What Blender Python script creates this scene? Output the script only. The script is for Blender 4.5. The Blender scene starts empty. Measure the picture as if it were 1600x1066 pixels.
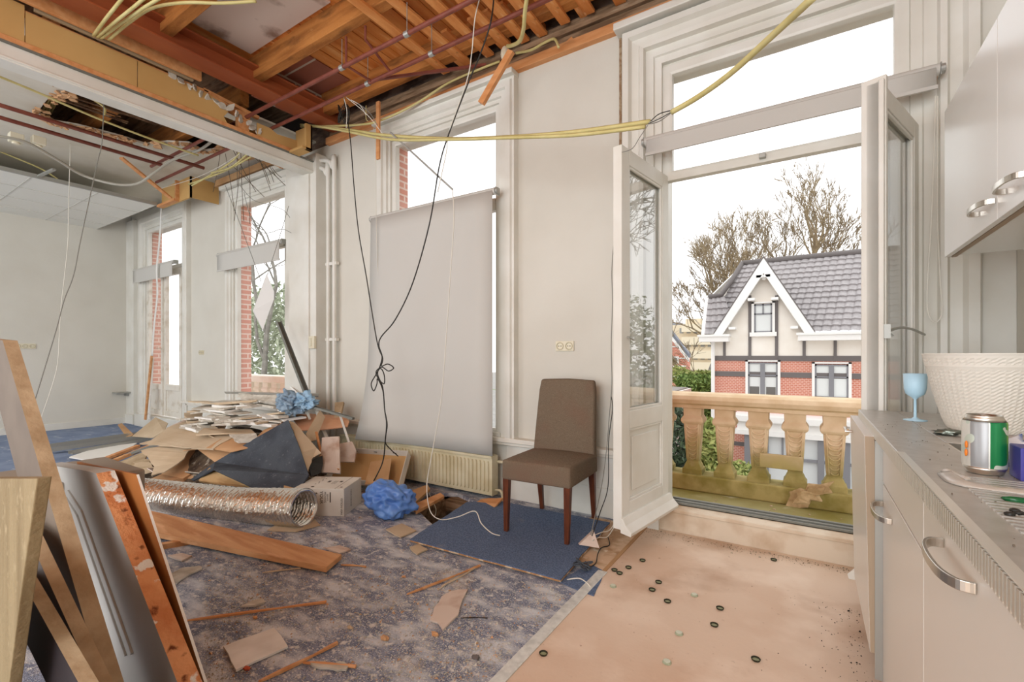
import bpy, bmesh, math, random
from mathutils import Vector, Matrix, noise
from mathutils.geometry import tessellate_polygon
R = random.Random(7)
SC = bpy.context.scene
COL = SC.collection
# ------------------------------------------------------------------ camera
# world: X runs along the window wall, Y points out through it, Z is up; floor at z=0
F, CX, CY, H = 725.0, 800.0, 555.0, 1.15
SN, CS = 0.53905, 0.84227
cam = bpy.data.cameras.new('camera'); cam_o = bpy.data.objects.new('camera', cam); COL.objects.link(cam_o)
cam.sensor_width = 36; cam.lens = 36 * F / 1600; cam.shift_y = (CY - 533) / 1600; cam.clip_start = .02; cam.clip_end = 400
cam_o.location = (0, 0, H); cam_o.rotation_euler = (math.pi / 2, 0, math.atan2(SN, CS))
SC.camera = cam_o
# ------------------------------------------------------------------ sky and exposure
w = bpy.data.worlds.new('overcast'); SC.world = w; w.use_nodes = True
wn = w.node_tree.nodes; wl = w.node_tree.links
bg = wn['Background']; bg.inputs[1].default_value = 1.9
tc = wn.new('ShaderNodeTexCoord'); nz = wn.new('ShaderNodeTexNoise'); nz.inputs['Scale'].default_value = 2.2; nz.inputs['Detail'].default_value = 3
cr = wn.new('ShaderNodeValToRGB'); cr.color_ramp.elements[0].color = (.93, .94, .97, 1); cr.color_ramp.elements[1].color = (1.0, .99, .97, 1)
wl.new(tc.outputs['Generated'], nz.inputs['Vector']); wl.new(nz.outputs['Fac'], cr.inputs[0]); wl.new(cr.outputs[0], bg.inputs[0])
vs = SC.view_settings; vs.view_transform = 'Standard'; vs.look = 'None'; vs.gamma = 1; vs.use_curve_mapping = False
vs.exposure = -0.04
def area(name, loc, aim, sx, sy, power, col=(1, .97, .92)):
    l = bpy.data.lights.new(name, 'AREA'); l.shape = 'RECTANGLE'; l.size = sx; l.size_y = sy; l.energy = power; l.color = col
    o = bpy.data.objects.new(name, l); COL.objects.link(o); o.location = loc
    o.rotation_euler = (Vector(aim) - Vector(loc)).to_track_quat('-Z', 'Y').to_euler()
    return o
area('added rear fill', (-.5, -3.1, 1.9), (-1.3, 2.6, 0), 2.5, 3.0, 135, (.92, .96, 1))  # fill lamp added behind the camera to brighten the main room
area('far room added rear fill', (-6.8, -3.0, 1.9), (-7.0, 3, 1.2), 3.4, 3.0, 70, (.94, .97, 1))  # second added fill lamp, for the far room; no such source is seen
# ------------------------------------------------------------------ pixel of the photograph -> point on a plane of the place
def ray(x, y):
    r = (x - CX) / F; return Vector((-SN + r * CS, CS + r * SN, (CY - y) / F))
O = Vector((0, 0, H))
def pY(x, y, Y): a = ray(x, y); return O + a * (Y / a.y)
def pX(x, y, X): a = ray(x, y); return O + a * (X / a.x)
def pZ(x, y, z): a = ray(x, y); return O + a * ((z - H) / a.z)
# ------------------------------------------------------------------ materials
def lin(c):
    f = lambda v: v / 12.92 if v <= .04045 else ((v + .055) / 1.055) ** 2.4
    return tuple(f(v / 255) for v in c) + (1,)
MATS = {}
def mat(name, col, rough=.6, metal=0, col2=None, scale=6, stretch=(1, 1, 1), lo=.35, hi=.65, detail=4, bump=0, bscale=None, trans=0, spec=.4, warp=0):
    if name in MATS: return MATS[name]
    m = bpy.data.materials.new(name); m.use_nodes = True; nt = m.node_tree; N = nt.nodes; L = nt.links
    b = N['Principled BSDF']; b.inputs['Base Color'].default_value = lin(col); b.inputs['Roughness'].default_value = rough
    b.inputs['Metallic'].default_value = metal; b.inputs['Specular IOR Level'].default_value = spec
    if trans: b.inputs['Transmission Weight'].default_value = trans
    t = N.new('ShaderNodeTexCoord'); mp = N.new('ShaderNodeMapping'); mp.inputs['Scale'].default_value = stretch
    L.new(t.outputs['Object'], mp.inputs[0])
    if col2:
        n = N.new('ShaderNodeTexNoise'); n.inputs['Scale'].default_value = scale; n.inputs['Detail'].default_value = detail; n.inputs['Distortion'].default_value = warp
        r = N.new('ShaderNodeValToRGB'); r.color_ramp.elements[0].position = lo; r.color_ramp.elements[1].position = hi
        r.color_ramp.elements[0].color = lin(col2); r.color_ramp.elements[1].color = lin(col)
        L.new(mp.outputs[0], n.inputs['Vector']); L.new(n.outputs['Fac'], r.inputs[0]); L.new(r.outputs[0], b.inputs['Base Color'])
    if bump:
        n2 = N.new('ShaderNodeTexNoise'); n2.inputs['Scale'].default_value = bscale or scale * 4; n2.inputs['Detail'].default_value = 3
        bp = N.new('ShaderNodeBump'); bp.inputs['Strength'].default_value = bump; bp.inputs['Distance'].default_value = .01
        L.new(mp.outputs[0], n2.inputs['Vector']); L.new(n2.outputs['Fac'], bp.inputs['Height']); L.new(bp.outputs[0], b.inputs['Normal'])
    MATS[name] = m; return m
def layered(name, layers, rough=.8, bump=0, bscale=60):
    """first layer a colour; each next (colour, scale, detail, lo, hi, stretch) laid over it where its noise is high"""
    m = bpy.data.materials.new(name); m.use_nodes = True; nt = m.node_tree; N = nt.nodes; L = nt.links
    b = N['Principled BSDF']; b.inputs['Roughness'].default_value = rough; b.inputs['Specular IOR Level'].default_value = .25
    t = N.new('ShaderNodeTexCoord'); out = None
    for i, ly in enumerate(layers):
        if i == 0:
            rgb = N.new('ShaderNodeRGB'); rgb.outputs[0].default_value = lin(ly); out = rgb.outputs[0]; continue
        c, sc, de, lo, hi, st = ly
        mp = N.new('ShaderNodeMapping'); mp.inputs['Scale'].default_value = st; mp.inputs['Location'].default_value = (i * 3.1, i * 1.7, i)
        n = N.new('ShaderNodeTexNoise'); n.inputs['Scale'].default_value = sc; n.inputs['Detail'].default_value = de
        mr = N.new('ShaderNodeMapRange'); mr.inputs[1].default_value = lo; mr.inputs[2].default_value = hi
        mx = N.new('ShaderNodeMix'); mx.data_type = 'RGBA'
        L.new(t.outputs['Object'], mp.inputs[0]); L.new(mp.outputs[0], n.inputs['Vector']); L.new(n.outputs['Fac'], mr.inputs[0])
        L.new(mr.outputs[0], mx.inputs[0]); L.new(out, mx.inputs[6]); mx.inputs[7].default_value = lin(c); out = mx.outputs[2]
    L.new(out, b.inputs['Base Color'])
    if bump:
        n2 = N.new('ShaderNodeTexNoise'); n2.inputs['Scale'].default_value = bscale; n2.inputs['Detail'].default_value = 4
        bp = N.new('ShaderNodeBump'); bp.inputs['Strength'].default_value = bump; bp.inputs['Distance'].default_value = .01
        L.new(t.outputs['Object'], n2.inputs['Vector']); L.new(n2.outputs['Fac'], bp.inputs['Height']); L.new(bp.outputs[0], b.inputs['Normal'])
    MATS[name] = m; return m
def brickmat(name, c1, c2, mortar, bw=.22, rh=.065, ms=.010, axis='XZ', bump=.4, dots=False):
    m = bpy.data.materials.new(name); m.use_nodes = True; nt = m.node_tree; N = nt.nodes; L = nt.links
    b = N['Principled BSDF']; b.inputs['Roughness'].default_value = .85
    t = N.new('ShaderNodeTexCoord'); s = N.new('ShaderNodeSeparateXYZ'); c = N.new('ShaderNodeCombineXYZ'); br = N.new('ShaderNodeTexBrick')
    L.new(t.outputs['Object'], s.inputs[0]); L.new(s.outputs['XYZ'.index(axis[0])], c.inputs[0]); L.new(s.outputs['XYZ'.index(axis[1])], c.inputs[1])
    L.new(c.outputs[0], br.inputs['Vector']); br.inputs['Color1'].default_value = lin(c1); br.inputs['Color2'].default_value = lin(c2); br.inputs['Mortar'].default_value = lin(mortar)
    br.inputs['Scale'].default_value = 1; br.inputs['Brick Width'].default_value = bw; br.inputs['Row Height'].default_value = rh; br.inputs['Mortar Size'].default_value = ms
    L.new(br.outputs['Color'], b.inputs['Base Color'])
    bp = N.new('ShaderNodeBump'); bp.invert = True; bp.inputs['Strength'].default_value = bump; bp.inputs['Distance'].default_value = .01
    L.new(br.outputs['Fac'], bp.inputs['Height']); L.new(bp.outputs[0], b.inputs['Normal'])
    MATS[name] = m; return m
def glassmat(name, tint=(1, 1, 1), f0=1.5, gain=1.0):
    m = bpy.data.materials.new(name); m.use_nodes = True; nt = m.node_tree; N = nt.nodes; L = nt.links
    N.remove(N['Principled BSDF']); o = N['Material Output']
    tr = N.new('ShaderNodeBsdfTransparent'); tr.inputs[0].default_value = tint + (1,); gl = N.new('ShaderNodeBsdfGlossy'); gl.inputs['Roughness'].default_value = .01
    g = N.new('ShaderNodeNewGeometry'); dt = N.new('ShaderNodeVectorMath'); dt.operation = 'DOT_PRODUCT'; L.new(g.outputs['Normal'], dt.inputs[0]); L.new(g.outputs['Incoming'], dt.inputs[1])
    def mth(op, a, bb):
        q = N.new('ShaderNodeMath'); q.operation = op; q.use_clamp = False
        for i, v in enumerate((a, bb)):
            if v is None: continue
            if isinstance(v, (int, float)): q.inputs[i].default_value = v
            else: L.new(v, q.inputs[i])
        return q.outputs[0]
    c0 = mth('ABSOLUTE', dt.outputs['Value'], None); c1 = mth('SUBTRACT', 1.0, c0); c2 = mth('POWER', c1, 5.0); c3 = mth('MULTIPLY_ADD', c2, .96 * gain)
    c3.node.inputs[2].default_value = .04 * gain
    mx = N.new('ShaderNodeMixShader'); L.new(mth('MINIMUM', c3, 1.0), mx.inputs[0]); L.new(tr.outputs[0], mx.inputs[1]); L.new(gl.outputs[0], mx.inputs[2]); L.new(mx.outputs[0], o.inputs[0])
    MATS[name] = m; return m
WALL = mat('warm white wall paint', (217, 213, 202), .75, col2=(209, 204, 192), scale=1.3, detail=5, bump=.08, bscale=40)
TRIM = mat('white gloss woodwork', (228, 226, 218), .42, col2=(217, 213, 202), scale=3)
WHITE = mat('matt white', (236, 234, 228), .6)
FRAMEW = mat('weathered white window paint', (226, 220, 208), .5, col2=(200, 188, 168), scale=7, lo=.3, hi=.5)
BLIND = mat('pale grey roller fabric', (200, 197, 190), .8, bump=.05, bscale=300)
GLASS = glassmat('window glass', gain=1.0)
LEAFGLASS = glassmat('door leaf glass', gain=2.2, tint=(.93, .94, .93))
CARPET = layered('dusty blue carpet', [
    (148, 153, 170), ((122, 128, 146), 11, 7, .42, .6, (1, 1, 1)), ((98, 103, 119), 170, 2, .5, .62, (1, 1, 1)),
    ((196, 180, 164), 3.1, 8, .60, .76, (1, 1, 1)), ((208, 210, 214), 5.5, 12, .46, .66, (1, 2.0, 1)), ((214, 210, 206), 26, 10, .55, .66, (1, 1.3, 1)), ((222, 218, 212), 130, 3, .58, .66, (1, 1, 1))], .95, .5, 220)
CLEANCARPET = layered('blue carpet', [(108, 126, 156), ((84, 100, 128), 120, 3, .4, .62, (1, 1, 1)), ((150, 156, 170), 260, 2, .62, .72, (1, 1, 1)), ((160, 160, 165), 5, 5, .66, .85, (1, 1, 1))], .95, .6, 300)
DARKCARPET = layered('dark carpet underside', [(78, 84, 92), ((62, 66, 74), 5, 6, .4, .62, (1, 1, 1)), ((110, 114, 120), 30, 4, .62, .8, (1, 1, 1))], .9, .3, 120)
FARCARPET = layered('far blue carpet', [(130, 144, 170), ((114, 128, 156), 4, 5, .4, .62, (1, 1, 1)), ((200, 204, 212), 5, 7, .58, .8, (1, 2, 1))], .95)
LINO = layered('pinkish bare floor', [(220, 196, 174), ((206, 174, 148), 1.4, 6, .45, .65, (1, 1, 1)), ((232, 212, 192), 3, 7, .5, .7, (1, 1, 1)), ((166, 126, 96), 2.1, 8, .56, .80, (1, 1, 1)), ((150, 116, 90), 40, 5, .68, .8, (1, 1, 1))], .75, .1, 50)
PLANK = layered('orange ceiling boards', [(224, 148, 78), ((200, 116, 52), 2, 6, .4, .65, (6, .7, 6)), ((236, 180, 116), 3, 6, .55, .75, (5, .6, 5)), ((96, 52, 24), 4, 8, .66, .78, (3, 1, 3))], .7, .3, 40)
JOIST = layered('old brown timber', [(196, 130, 68), ((158, 98, 48), 3, 6, .4, .62, (.6, 6, 6)), ((96, 62, 36), 3, 8, .58, .78, (1, 3, 3)), ((208, 150, 90), 8, 6, .66, .8, (1, 4, 4))], .75, .4, 40)
BATTEN = layered('orange lath wood', [(228, 156, 92), ((206, 126, 64), 3, 6, .4, .65, (5, .8, 5)), ((236, 184, 132), 6, 7, .6, .75, (4, 1, 4)), ((116, 66, 34), 7, 8, .68, .8, (3, 1, 3))], .7, .3, 40)
OWOOD = layered('orange brown plank', [(212, 160, 112), ((190, 132, 84), 2, 6, .4, .65, (1, 8, 8)), ((228, 178, 134), 3, 6, .58, .75, (1.5, 6, 6)), ((112, 62, 30), 12, 6, .7, .8, (1, 1, 1))], .65, .25, 40)
STRIPWOOD = mat('smooth orange batten', (218, 158, 106), .6, col2=(202, 136, 82), scale=4, stretch=(1, 6, 6))
MDF = mat('tan fibreboard', (204, 164, 104), .7, col2=(194, 152, 92), scale=1.5)
KRAFT = mat('brown board', (190, 152, 110), .8, col2=(172, 130, 88), scale=3, bump=.1)
BEIGE = mat('beige plasterboard paper', (204, 184, 156), .85, col2=(186, 162, 132), scale=2.5, detail=6, bump=.1)
PLASTER = mat('broken plaster', (214, 208, 196), .9, col2=(176, 166, 150), scale=12, detail=6, bump=.5, bscale=40)
ORBOARD = mat('orange brown hardboard', (210, 168, 126), .7, col2=(196, 148, 104), scale=3)
PINKB = mat('stained pale board', (212, 194, 180), .8, col2=(170, 130, 104), scale=7, lo=.25, hi=.5)
TANB = layered('grainy tan board', [(146, 128, 96), ((126, 108, 78), 2, 6, .4, .65, (9, 9, .8)), ((160, 142, 110), 30, 4, .6, .75, (1, 1, 1))], .8, .4, 60)
DKTAN = mat('dull brown board edge', (190, 168, 136), .85, col2=(164, 140, 108), scale=10, bump=.3)
DKFACE = mat('shaded board face', (122, 108, 94), .6, col2=(106, 92, 80), scale=4)  # front of a tan board; the shade on it is put into the colour
GREYB = mat('grey purple board', (112, 104, 100), .75, col2=(98, 90, 86), scale=6)
GREYDOOR = mat('grey door paint', (192, 190, 186), .5, col2=(180, 176, 170), scale=2)
CHIP = layered('chipped orange wood', [(218, 156, 108), ((196, 126, 80), 9, 6, .4, .6, (1, 1, 1)), ((110, 58, 32), 22, 6, .6, .7, (1, 1, 1)), ((226, 224, 216), 9, 6, .60, .63, (1.5, 1.5, .8))], .8, .6, 60)
METAL = mat('galvanised steel', (172, 172, 166), .45, .5)
DKMETAL = mat('dull grey steel', (126, 126, 118), .5, .3)
CHROME = mat('brushed steel', (205, 200, 190), .28, .95)
PIPE = mat('red oxide pipe', (140, 76, 60), .55, col2=(118, 60, 48), scale=9)
IBEAM = mat('red oxide steel', (164, 88, 50), .55, col2=(140, 66, 34), scale=3, stretch=(1, .4, 1))
YELC = mat('yellowed conduit', (212, 200, 140), .5, col2=(196, 182, 118), scale=8)
CREAM = mat('cream radiator enamel', (216, 206, 176), .45, col2=(196, 182, 146), scale=5)
IVORY = mat('ivory plastic', (226, 218, 194), .4)
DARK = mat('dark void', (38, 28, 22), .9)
BLACK = mat('black rubber', (40, 38, 34), .5)
GREYWIRE = mat('grey wire', (130, 128, 120), .5)
WHITEWIRE = mat('off white cord', (222, 218, 206), .5)
SOOT = layered('sooty old brick and mortar', [(130, 112, 98), ((84, 70, 62), 5, 6, .4, .6, (1, 1, 3)), ((150, 132, 110), 8, 8, .6, .75, (1, 1, 4))], .95, .8, 30)
OLDWOOD = layered('weathered grey timber', [(160, 132, 104), ((112, 88, 66), 3, 8, .4, .6, (1, 8, 8)), ((176, 156, 130), 4, 8, .6, .75, (1, 8, 8))], .9, .5, 30)
CEILW = layered('stained white ceiling', [(222, 216, 202), ((196, 186, 166), 1.2, 6, .5, .75, (1, 1, 1)), ((120, 112, 100), 1.1, 5, .68, .9, (1, 1, 1))], .85)
STONE = layered('sandstone', [(250, 246, 236), ((240, 232, 214), 3, 6, .4, .65, (1, 1, 1)), ((222, 206, 172), 2, 7, .6, .8, (1, 1, 1)), ((240, 232, 214), 12, 6, .64, .78, (1, 1, 1))], .9, .4, 40)
KITCHEN = mat('cream white laminate', (222, 216, 206), .3, spec=.5)
KITCHEN_U = mat('bright white laminate', (232, 231, 226), .25, spec=.5)
KEDGE = mat('laminate edge', (170, 150, 126), .6)
STEELTOP = mat('stainless worktop', (196, 193, 187), .36, .45, col2=(184, 180, 172), scale=30)
BLUEBAG = mat('blue plastic bag', (108, 152, 218), .28, col2=(82, 126, 202), scale=4, bump=1.0, bscale=14)
BLUERAG = mat('blue grey plastic sheet', (150, 172, 190), .5, col2=(104, 126, 148), scale=20)
FABRIC = layered('brown woven chair fabric', [(128, 112, 94), ((104, 90, 74), 160, 3, .4, .6, (1, 1, 4)), ((140, 118, 98), 200, 2, .56, .7, (4, 4, 1)), ((124, 92, 76), 3, 4, .5, .8, (1, 1, 1))], .95, .4, 350)
LEGWOOD = mat('dark red brown leg wood', (104, 54, 30), .38, col2=(82, 40, 22), scale=9, stretch=(6, 6, 1))
# mossy stone: real algae staining that grows at the foot of the balustrade
def mossmat():
    m = bpy.data.materials.new('mossy sandstone'); m.use_nodes = True; nt = m.node_tree; N = nt.nodes; L = nt.links; b = N['Principled BSDF']; b.inputs['Roughness'].default_value = .9
    t = N.new('ShaderNodeNewGeometry'); s = N.new('ShaderNodeSeparateXYZ'); n = N.new('ShaderNodeTexNoise'); n.inputs['Scale'].default_value = 6; n.inputs['Detail'].default_value = 6
    L.new(t.outputs['Position'], s.inputs[0]); L.new(t.outputs['Position'], n.inputs['Vector'])
    ad = N.new('ShaderNodeMath'); ad.operation = 'MULTIPLY_ADD'; ad.inputs[1].default_value = -.45; L.new(n.outputs['Fac'], ad.inputs[0]); L.new(s.outputs[2], ad.inputs[2])
    mr = N.new('ShaderNodeMapRange'); mr.inputs[1].default_value = -.04; mr.inputs[2].default_value = .20; L.new(ad.outputs[0], mr.inputs[0])
    r1 = N.new('ShaderNodeValToRGB'); r1.color_ramp.elements[0].position = .4; r1.color_ramp.elements[1].position = .62; r1.color_ramp.elements[0].color = lin((228, 206, 172)); r1.color_ramp.elements[1].color = lin((212, 186, 148)); L.new(n.outputs['Fac'], r1.inputs[0])
    r2 = N.new('ShaderNodeValToRGB'); r2.color_ramp.elements[0].position = .4; r2.color_ramp.elements[1].position = .62; r2.color_ramp.elements[0].color = lin((140, 130, 66)); r2.color_ramp.elements[1].color = lin((176, 162, 104)); L.new(n.outputs['Fac'], r2.inputs[0])
    mx = N.new('ShaderNodeMix'); mx.data_type = 'RGBA'; L.new(mr.outputs[0], mx.inputs[0]); L.new(r2.outputs[0], mx.inputs[6]); L.new(r1.outputs[0], mx.inputs[7]); L.new(mx.outputs[2], b.inputs['Base Color'])
    bp = N.new('ShaderNodeBump'); bp.inputs['Strength'].default_value = .4; bp.inputs['Distance'].default_value = .01; L.new(n.outputs['Fac'], bp.inputs['Height']); L.new(bp.outputs[0], b.inputs['Normal'])
    MATS['mossy sandstone'] = m; return m
MOSS = mossmat()
# ------------------------------------------------------------------ mesh helpers
class B:
    def __init__(s): s.m = bmesh.new(); s.mi = 0
    def _t(s, fs):
        for f in fs: f.material_index = s.mi
    def box(s, x0, y0, z0, x1, y1, z1, rot=None, piv=None):
        v = [s.m.verts.new((x, y, z)) for z in (z0, z1) for y in (y0, y1) for x in (x0, x1)]
        if rot is not None:
            p = Vector(piv) if piv is not None else Vector(((x0 + x1) / 2, (y0 + y1) / 2, (z0 + z1) / 2))
            for a in v: a.co = p + rot @ (a.co - p)
        s._t([s.m.faces.new([v[i] for i in q]) for q in ((0, 2, 3, 1), (4, 5, 7, 6), (0, 1, 5, 4), (2, 6, 7, 3), (0, 4, 6, 2), (1, 3, 7, 5))]); return s
    def rings(s, rs, closed=False, cap=True):
        vr = [[s.m.verts.new(p) for p in r] for r in rs]; n = len(vr[0]); k = len(vr); fs = []
        for i in range(k if closed else k - 1):
            a, b = vr[i], vr[(i + 1) % k]
            for j in range(n): fs.append(s.m.faces.new((a[j], a[(j + 1) % n], b[(j + 1) % n], b[j])))
        if cap and not closed:
            fs.append(s.m.faces.new(vr[0][::-1])); fs.append(s.m.faces.new(vr[-1]))
        s._t(fs); return s
    def tube(s, pts, r, seg=6, cap=True):
        pts = [Vector(p) for p in pts]; rs = []; n0 = None
        for i, p in enumerate(pts):
            t = (pts[min(i + 1, len(pts) - 1)] - pts[max(i - 1, 0)]).normalized()
            if n0 is None: n0 = t.orthogonal().normalized()
            n0 = (n0 - t * n0.dot(t)); n0 = n0.normalized() if n0.length > 1e-6 else t.orthogonal().normalized()
            b = t.cross(n0); rr = r(i / (len(pts) - 1)) if callable(r) else r
            rs.append([p + (n0 * math.cos(a) + b * math.sin(a)) * rr for a in [2 * math.pi * k / seg for k in range(seg)]])
        return s.rings(rs, cap=cap)
    def bar(s, p0, p1, w, h, up=(0, 0, 1)):
        p0, p1 = Vector(p0), Vector(p1); t = (p1 - p0).normalized(); u = Vector(up); a = t.cross(u)
        if a.length < 1e-4: a = t.cross(Vector((1, 0, 0)))
        a.normalize(); u = a.cross(t); c = [(-w / 2, -h / 2), (w / 2, -h / 2), (w / 2, h / 2), (-w / 2, h / 2)]
        return s.rings([[p + a * x + u * y for x, y in c] for p in (p0, p1)])
    def lathe(s, prof, c, seg=24, sq=False, cap=True):
        c = Vector(c); rs = []
        for r, z in prof:
            if sq: rs.append([c + Vector((r * x, r * y, z)) for x, y in ((-1, -1), (1, -1), (1, 1), (-1, 1))])
            else: rs.append([c + Vector((r * math.cos(a), r * math.sin(a), z)) for a in [2 * math.pi * k / seg for k in range(seg)]])
        return s.rings(rs, cap=cap)
    def prism(s, pts, vec):
        pts = [Vector(p) for p in pts]; vec = Vector(vec); a = [s.m.verts.new(p) for p in pts]; b = [s.m.verts.new(p + vec) for p in pts]; n = len(a); fs = []
        for t in tessellate_polygon([pts]):
            fs.append(s.m.faces.new([a[i] for i in t])); fs.append(s.m.faces.new([b[i] for i in reversed(t)]))
        for i in range(n): fs.append(s.m.faces.new((a[i], a[(i + 1) % n], b[(i + 1) % n], b[i])))
        s._t(fs); return s
    def holed(s, outer, hole, vec):
        outer = [Vector(p) for p in outer]; hole = [Vector(p) for p in hole]; al = outer + hole; vec = Vector(vec); a = [s.m.verts.new(p) for p in al]; b = [s.m.verts.new(p + vec) for p in al]; fs = []
        for t in tessellate_polygon([outer, hole]):
            fs.append(s.m.faces.new([a[i] for i in t])); fs.append(s.m.faces.new([b[i] for i in reversed(t)]))
        for lo, n in ((0, len(outer)), (len(outer), len(hole))):
            for i in range(n): fs.append(s.m.faces.new((a[lo + i], a[lo + (i + 1) % n], b[lo + (i + 1) % n], b[lo + i])))
        s._t(fs); return s
    def quad(s, pts): s._t([s.m.faces.new([s.m.verts.new(Vector(p)) for p in pts])]); return s
    def ico(s, c, r, sub=2, sq=(1, 1, 1)):
        g = bmesh.ops.create_icosphere(s.m, subdivisions=sub, radius=1)['verts']
        for v in g: v.co = Vector(c) + Vector((v.co.x * sq[0], v.co.y * sq[1], v.co.z * sq[2])) * r
        return s
    def build(s, name, m, parent=None, label=None, cat=None, group=None, kind=None, smooth=False, bevel=0, local=False, subd=0, keep=False):
        me = bpy.data.meshes.new(name)
        bmesh.ops.recalc_face_normals(s.m, faces=s.m.faces[:])
        s.m.to_mesh(me); s.m.free()
        for mm in (m if isinstance(m, (list, tuple)) else [m]): me.materials.append(mm)
        o = bpy.data.objects.new(name, me); COL.objects.link(o)
        if not local:
            if parent is None:
                if not keep and len(me.vertices):
                    xs = [v.co.x for v in me.vertices]; ys = [v.co.y for v in me.vertices]; zs = [v.co.z for v in me.vertices]
                    off = Vector(((min(xs) + max(xs)) / 2, (min(ys) + max(ys)) / 2, min(zs)))
                    me.transform(Matrix.Translation(-off)); o.location = off
            else:
                off = Vector(parent.location); p = parent.parent
                while p: off += p.location; p = p.parent
                me.transform(Matrix.Translation(-off))
        if parent is not None: o.parent = parent
        if smooth: me.shade_smooth() if hasattr(me, 'shade_smooth') else me.polygons.foreach_set('use_smooth', [True] * len(me.polygons))
        if bevel:
            b = o.modifiers.new('bevel', 'BEVEL'); b.width = bevel; b.segments = 2; b.limit_method = 'ANGLE'
        if subd:
            b = o.modifiers.new('sub', 'SUBSURF'); b.levels = subd; b.render_levels = subd
        tag(o, label, cat, group, kind); return o
def tag(o, label=None, cat=None, group=None, kind=None):
    for k, v in (('label', label), ('category', cat), ('group', group), ('kind', kind)):
        if v: o[k] = v
    return o
def thing(name, loc, label, cat, group=None, kind=None, rz=0):
    o = bpy.data.objects.new(name, None); COL.objects.link(o); o.location = loc; o.rotation_euler = (0, 0, rz); o.empty_display_size = .1
    return tag(o, label, cat, group, kind)
def copy_tree(o, parent=None):
    c = o.copy(); COL.objects.link(c); c.parent = parent
    for ch in list(o.children): copy_tree(ch, c)
    return c
def smooth_path(pts, n=6):
    pts = [Vector(p) for p in pts]
    if len(pts) < 3: return pts
    out = []
    for i in range(len(pts) - 1):
        p0 = pts[max(i - 1, 0)]; p1 = pts[i]; p2 = pts[i + 1]; p3 = pts[min(i + 2, len(pts) - 1)]
        for k in range(n):
            t = k / n; out.append(.5 * ((2 * p1) + (p2 - p0) * t + (2 * p0 - 5 * p1 + 4 * p2 - p3) * t * t + (3 * p1 - p0 - 3 * p2 + p3) * t ** 3))
    return out + [pts[-1]]
S = lambda name, b, m, **k: b.build(name, m, kind='structure', keep=True, **k)
def sweep(b, x0, x1, z0, z1, prof, mode='U', flip=1):
    """mitred profile (offset outward, Y) round an opening in the window wall"""
    cs = [(x0, z0, -1, 0), (x0, z1, -1, 1), (x1, z1, 1, 1), (x1, z0, 1, 0)]
    if mode == 'O': cs = [(x0, z0, -1, -1), (x0, z1, -1, 1), (x1, z1, 1, 1), (x1, z0, 1, -1)]
    b.rings([[Vector((x + sx * o, y, z + sz * o)) for o, y in prof] for x, z, sx, sz in cs], closed=(mode == 'O'))
    return b
# ================================================================== THE SETTING
WY = 3.15      # room face of the window wall
OY = 3.34      # street face
XL = -9.75; XR = .82
# floor with the broken-out hole by the radiator
hole = [pZ(x, y, 0) for x, y in ((676, 820), (655, 800), (648, 786), (668, 770), (716, 771), (742, 783), (752, 797), (735, 806), (700, 818))]
b = B(); b.holed([(-6.2, -3.2, 0), (-.91, -3.2, 0), (-.91, WY, 0), (-6.2, WY, 0)], hole, (0, 0, -.03)); S('floor', b, CARPET)
b = B(); b.box(XL, -3.2, -.03, -6.2, WY, 0); S('floor', b, FARCARPET)
b = B(); b.box(-.91, -3.2, -.03, XR, WY, .002); S('floor', b, LINO)
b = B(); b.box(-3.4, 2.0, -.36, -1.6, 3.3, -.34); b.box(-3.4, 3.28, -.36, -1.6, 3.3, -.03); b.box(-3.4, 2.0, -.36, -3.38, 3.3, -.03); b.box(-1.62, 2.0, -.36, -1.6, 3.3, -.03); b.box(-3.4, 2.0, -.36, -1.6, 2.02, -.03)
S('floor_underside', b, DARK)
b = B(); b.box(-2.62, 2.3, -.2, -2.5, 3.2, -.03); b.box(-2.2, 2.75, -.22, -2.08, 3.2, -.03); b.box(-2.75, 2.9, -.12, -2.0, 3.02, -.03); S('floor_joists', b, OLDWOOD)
# window wall: white plaster inside, brick outside, four openings
OP = [(-9.02, -7.72, .15, 3.17), (-6.28, -5.12, .55, 3.13), (-3.38, -2.12, .5, 3.2), (-.82, .44, .15, 3.06)]
def wallmesh(b, y0, y1, grow, top, x0=XL - .2, x1=1.0, bottom=-.05):
    x = x0
    for (a, c, z0, z1) in OP:
        b.box(x, y0, bottom, a - grow, y1, top); b.box(a - grow, y0, z1 + grow, c + grow, y1, top)
        b.box(a - grow, y0, bottom, c + grow, y1, z0 - grow); x = c + grow
    b.box(x, y0, bottom, x1, y1, top)
b = B(); wallmesh(b, WY, WY + .06, .0, 3.42); S('wall_window', b, WALL)
BRICK = brickmat('red facade brick', (198, 112, 92), (184, 96, 78), (226, 190, 172))
BRICKR = brickmat('haze paled brick sides', (224, 166, 148), (216, 152, 134), (236, 212, 200), axis='YZ')  # paler than the facade: haze and brightness are put into the colour
b = B(); wallmesh(b, WY + .06, OY, 0, 3.42, bottom=-3.4); S('wall_outside', b, BRICK)
b = B()
for (a, c, z0, z1) in OP[:3]: b.box(a - .01, WY + .065, z0, a + .004, OY + .004, z1)
S('wall_outside', b, BRICKR)
# sooty strip of old masonry and timber above the wall plate
b = B(); b.box(-4.75, WY + .01, 3.42, 1.2, WY + .3, 3.9); S('wall_window_top', b, SOOT)
b = B()
for k in range(3): b.box(-4.3 + .01 * k, WY - .035 - .02 * (k % 2), 3.475 + .05 * k, .6, WY + .02, 3.515 + .05 * k)
S('wall_window_ledge', b, OLDWOOD)
b = B(); b.box(-4.35, WY - .05, 3.40, .9, WY + .02, 3.468); S('trim_1', b, STRIPWOOD, bevel=.004)
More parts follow.
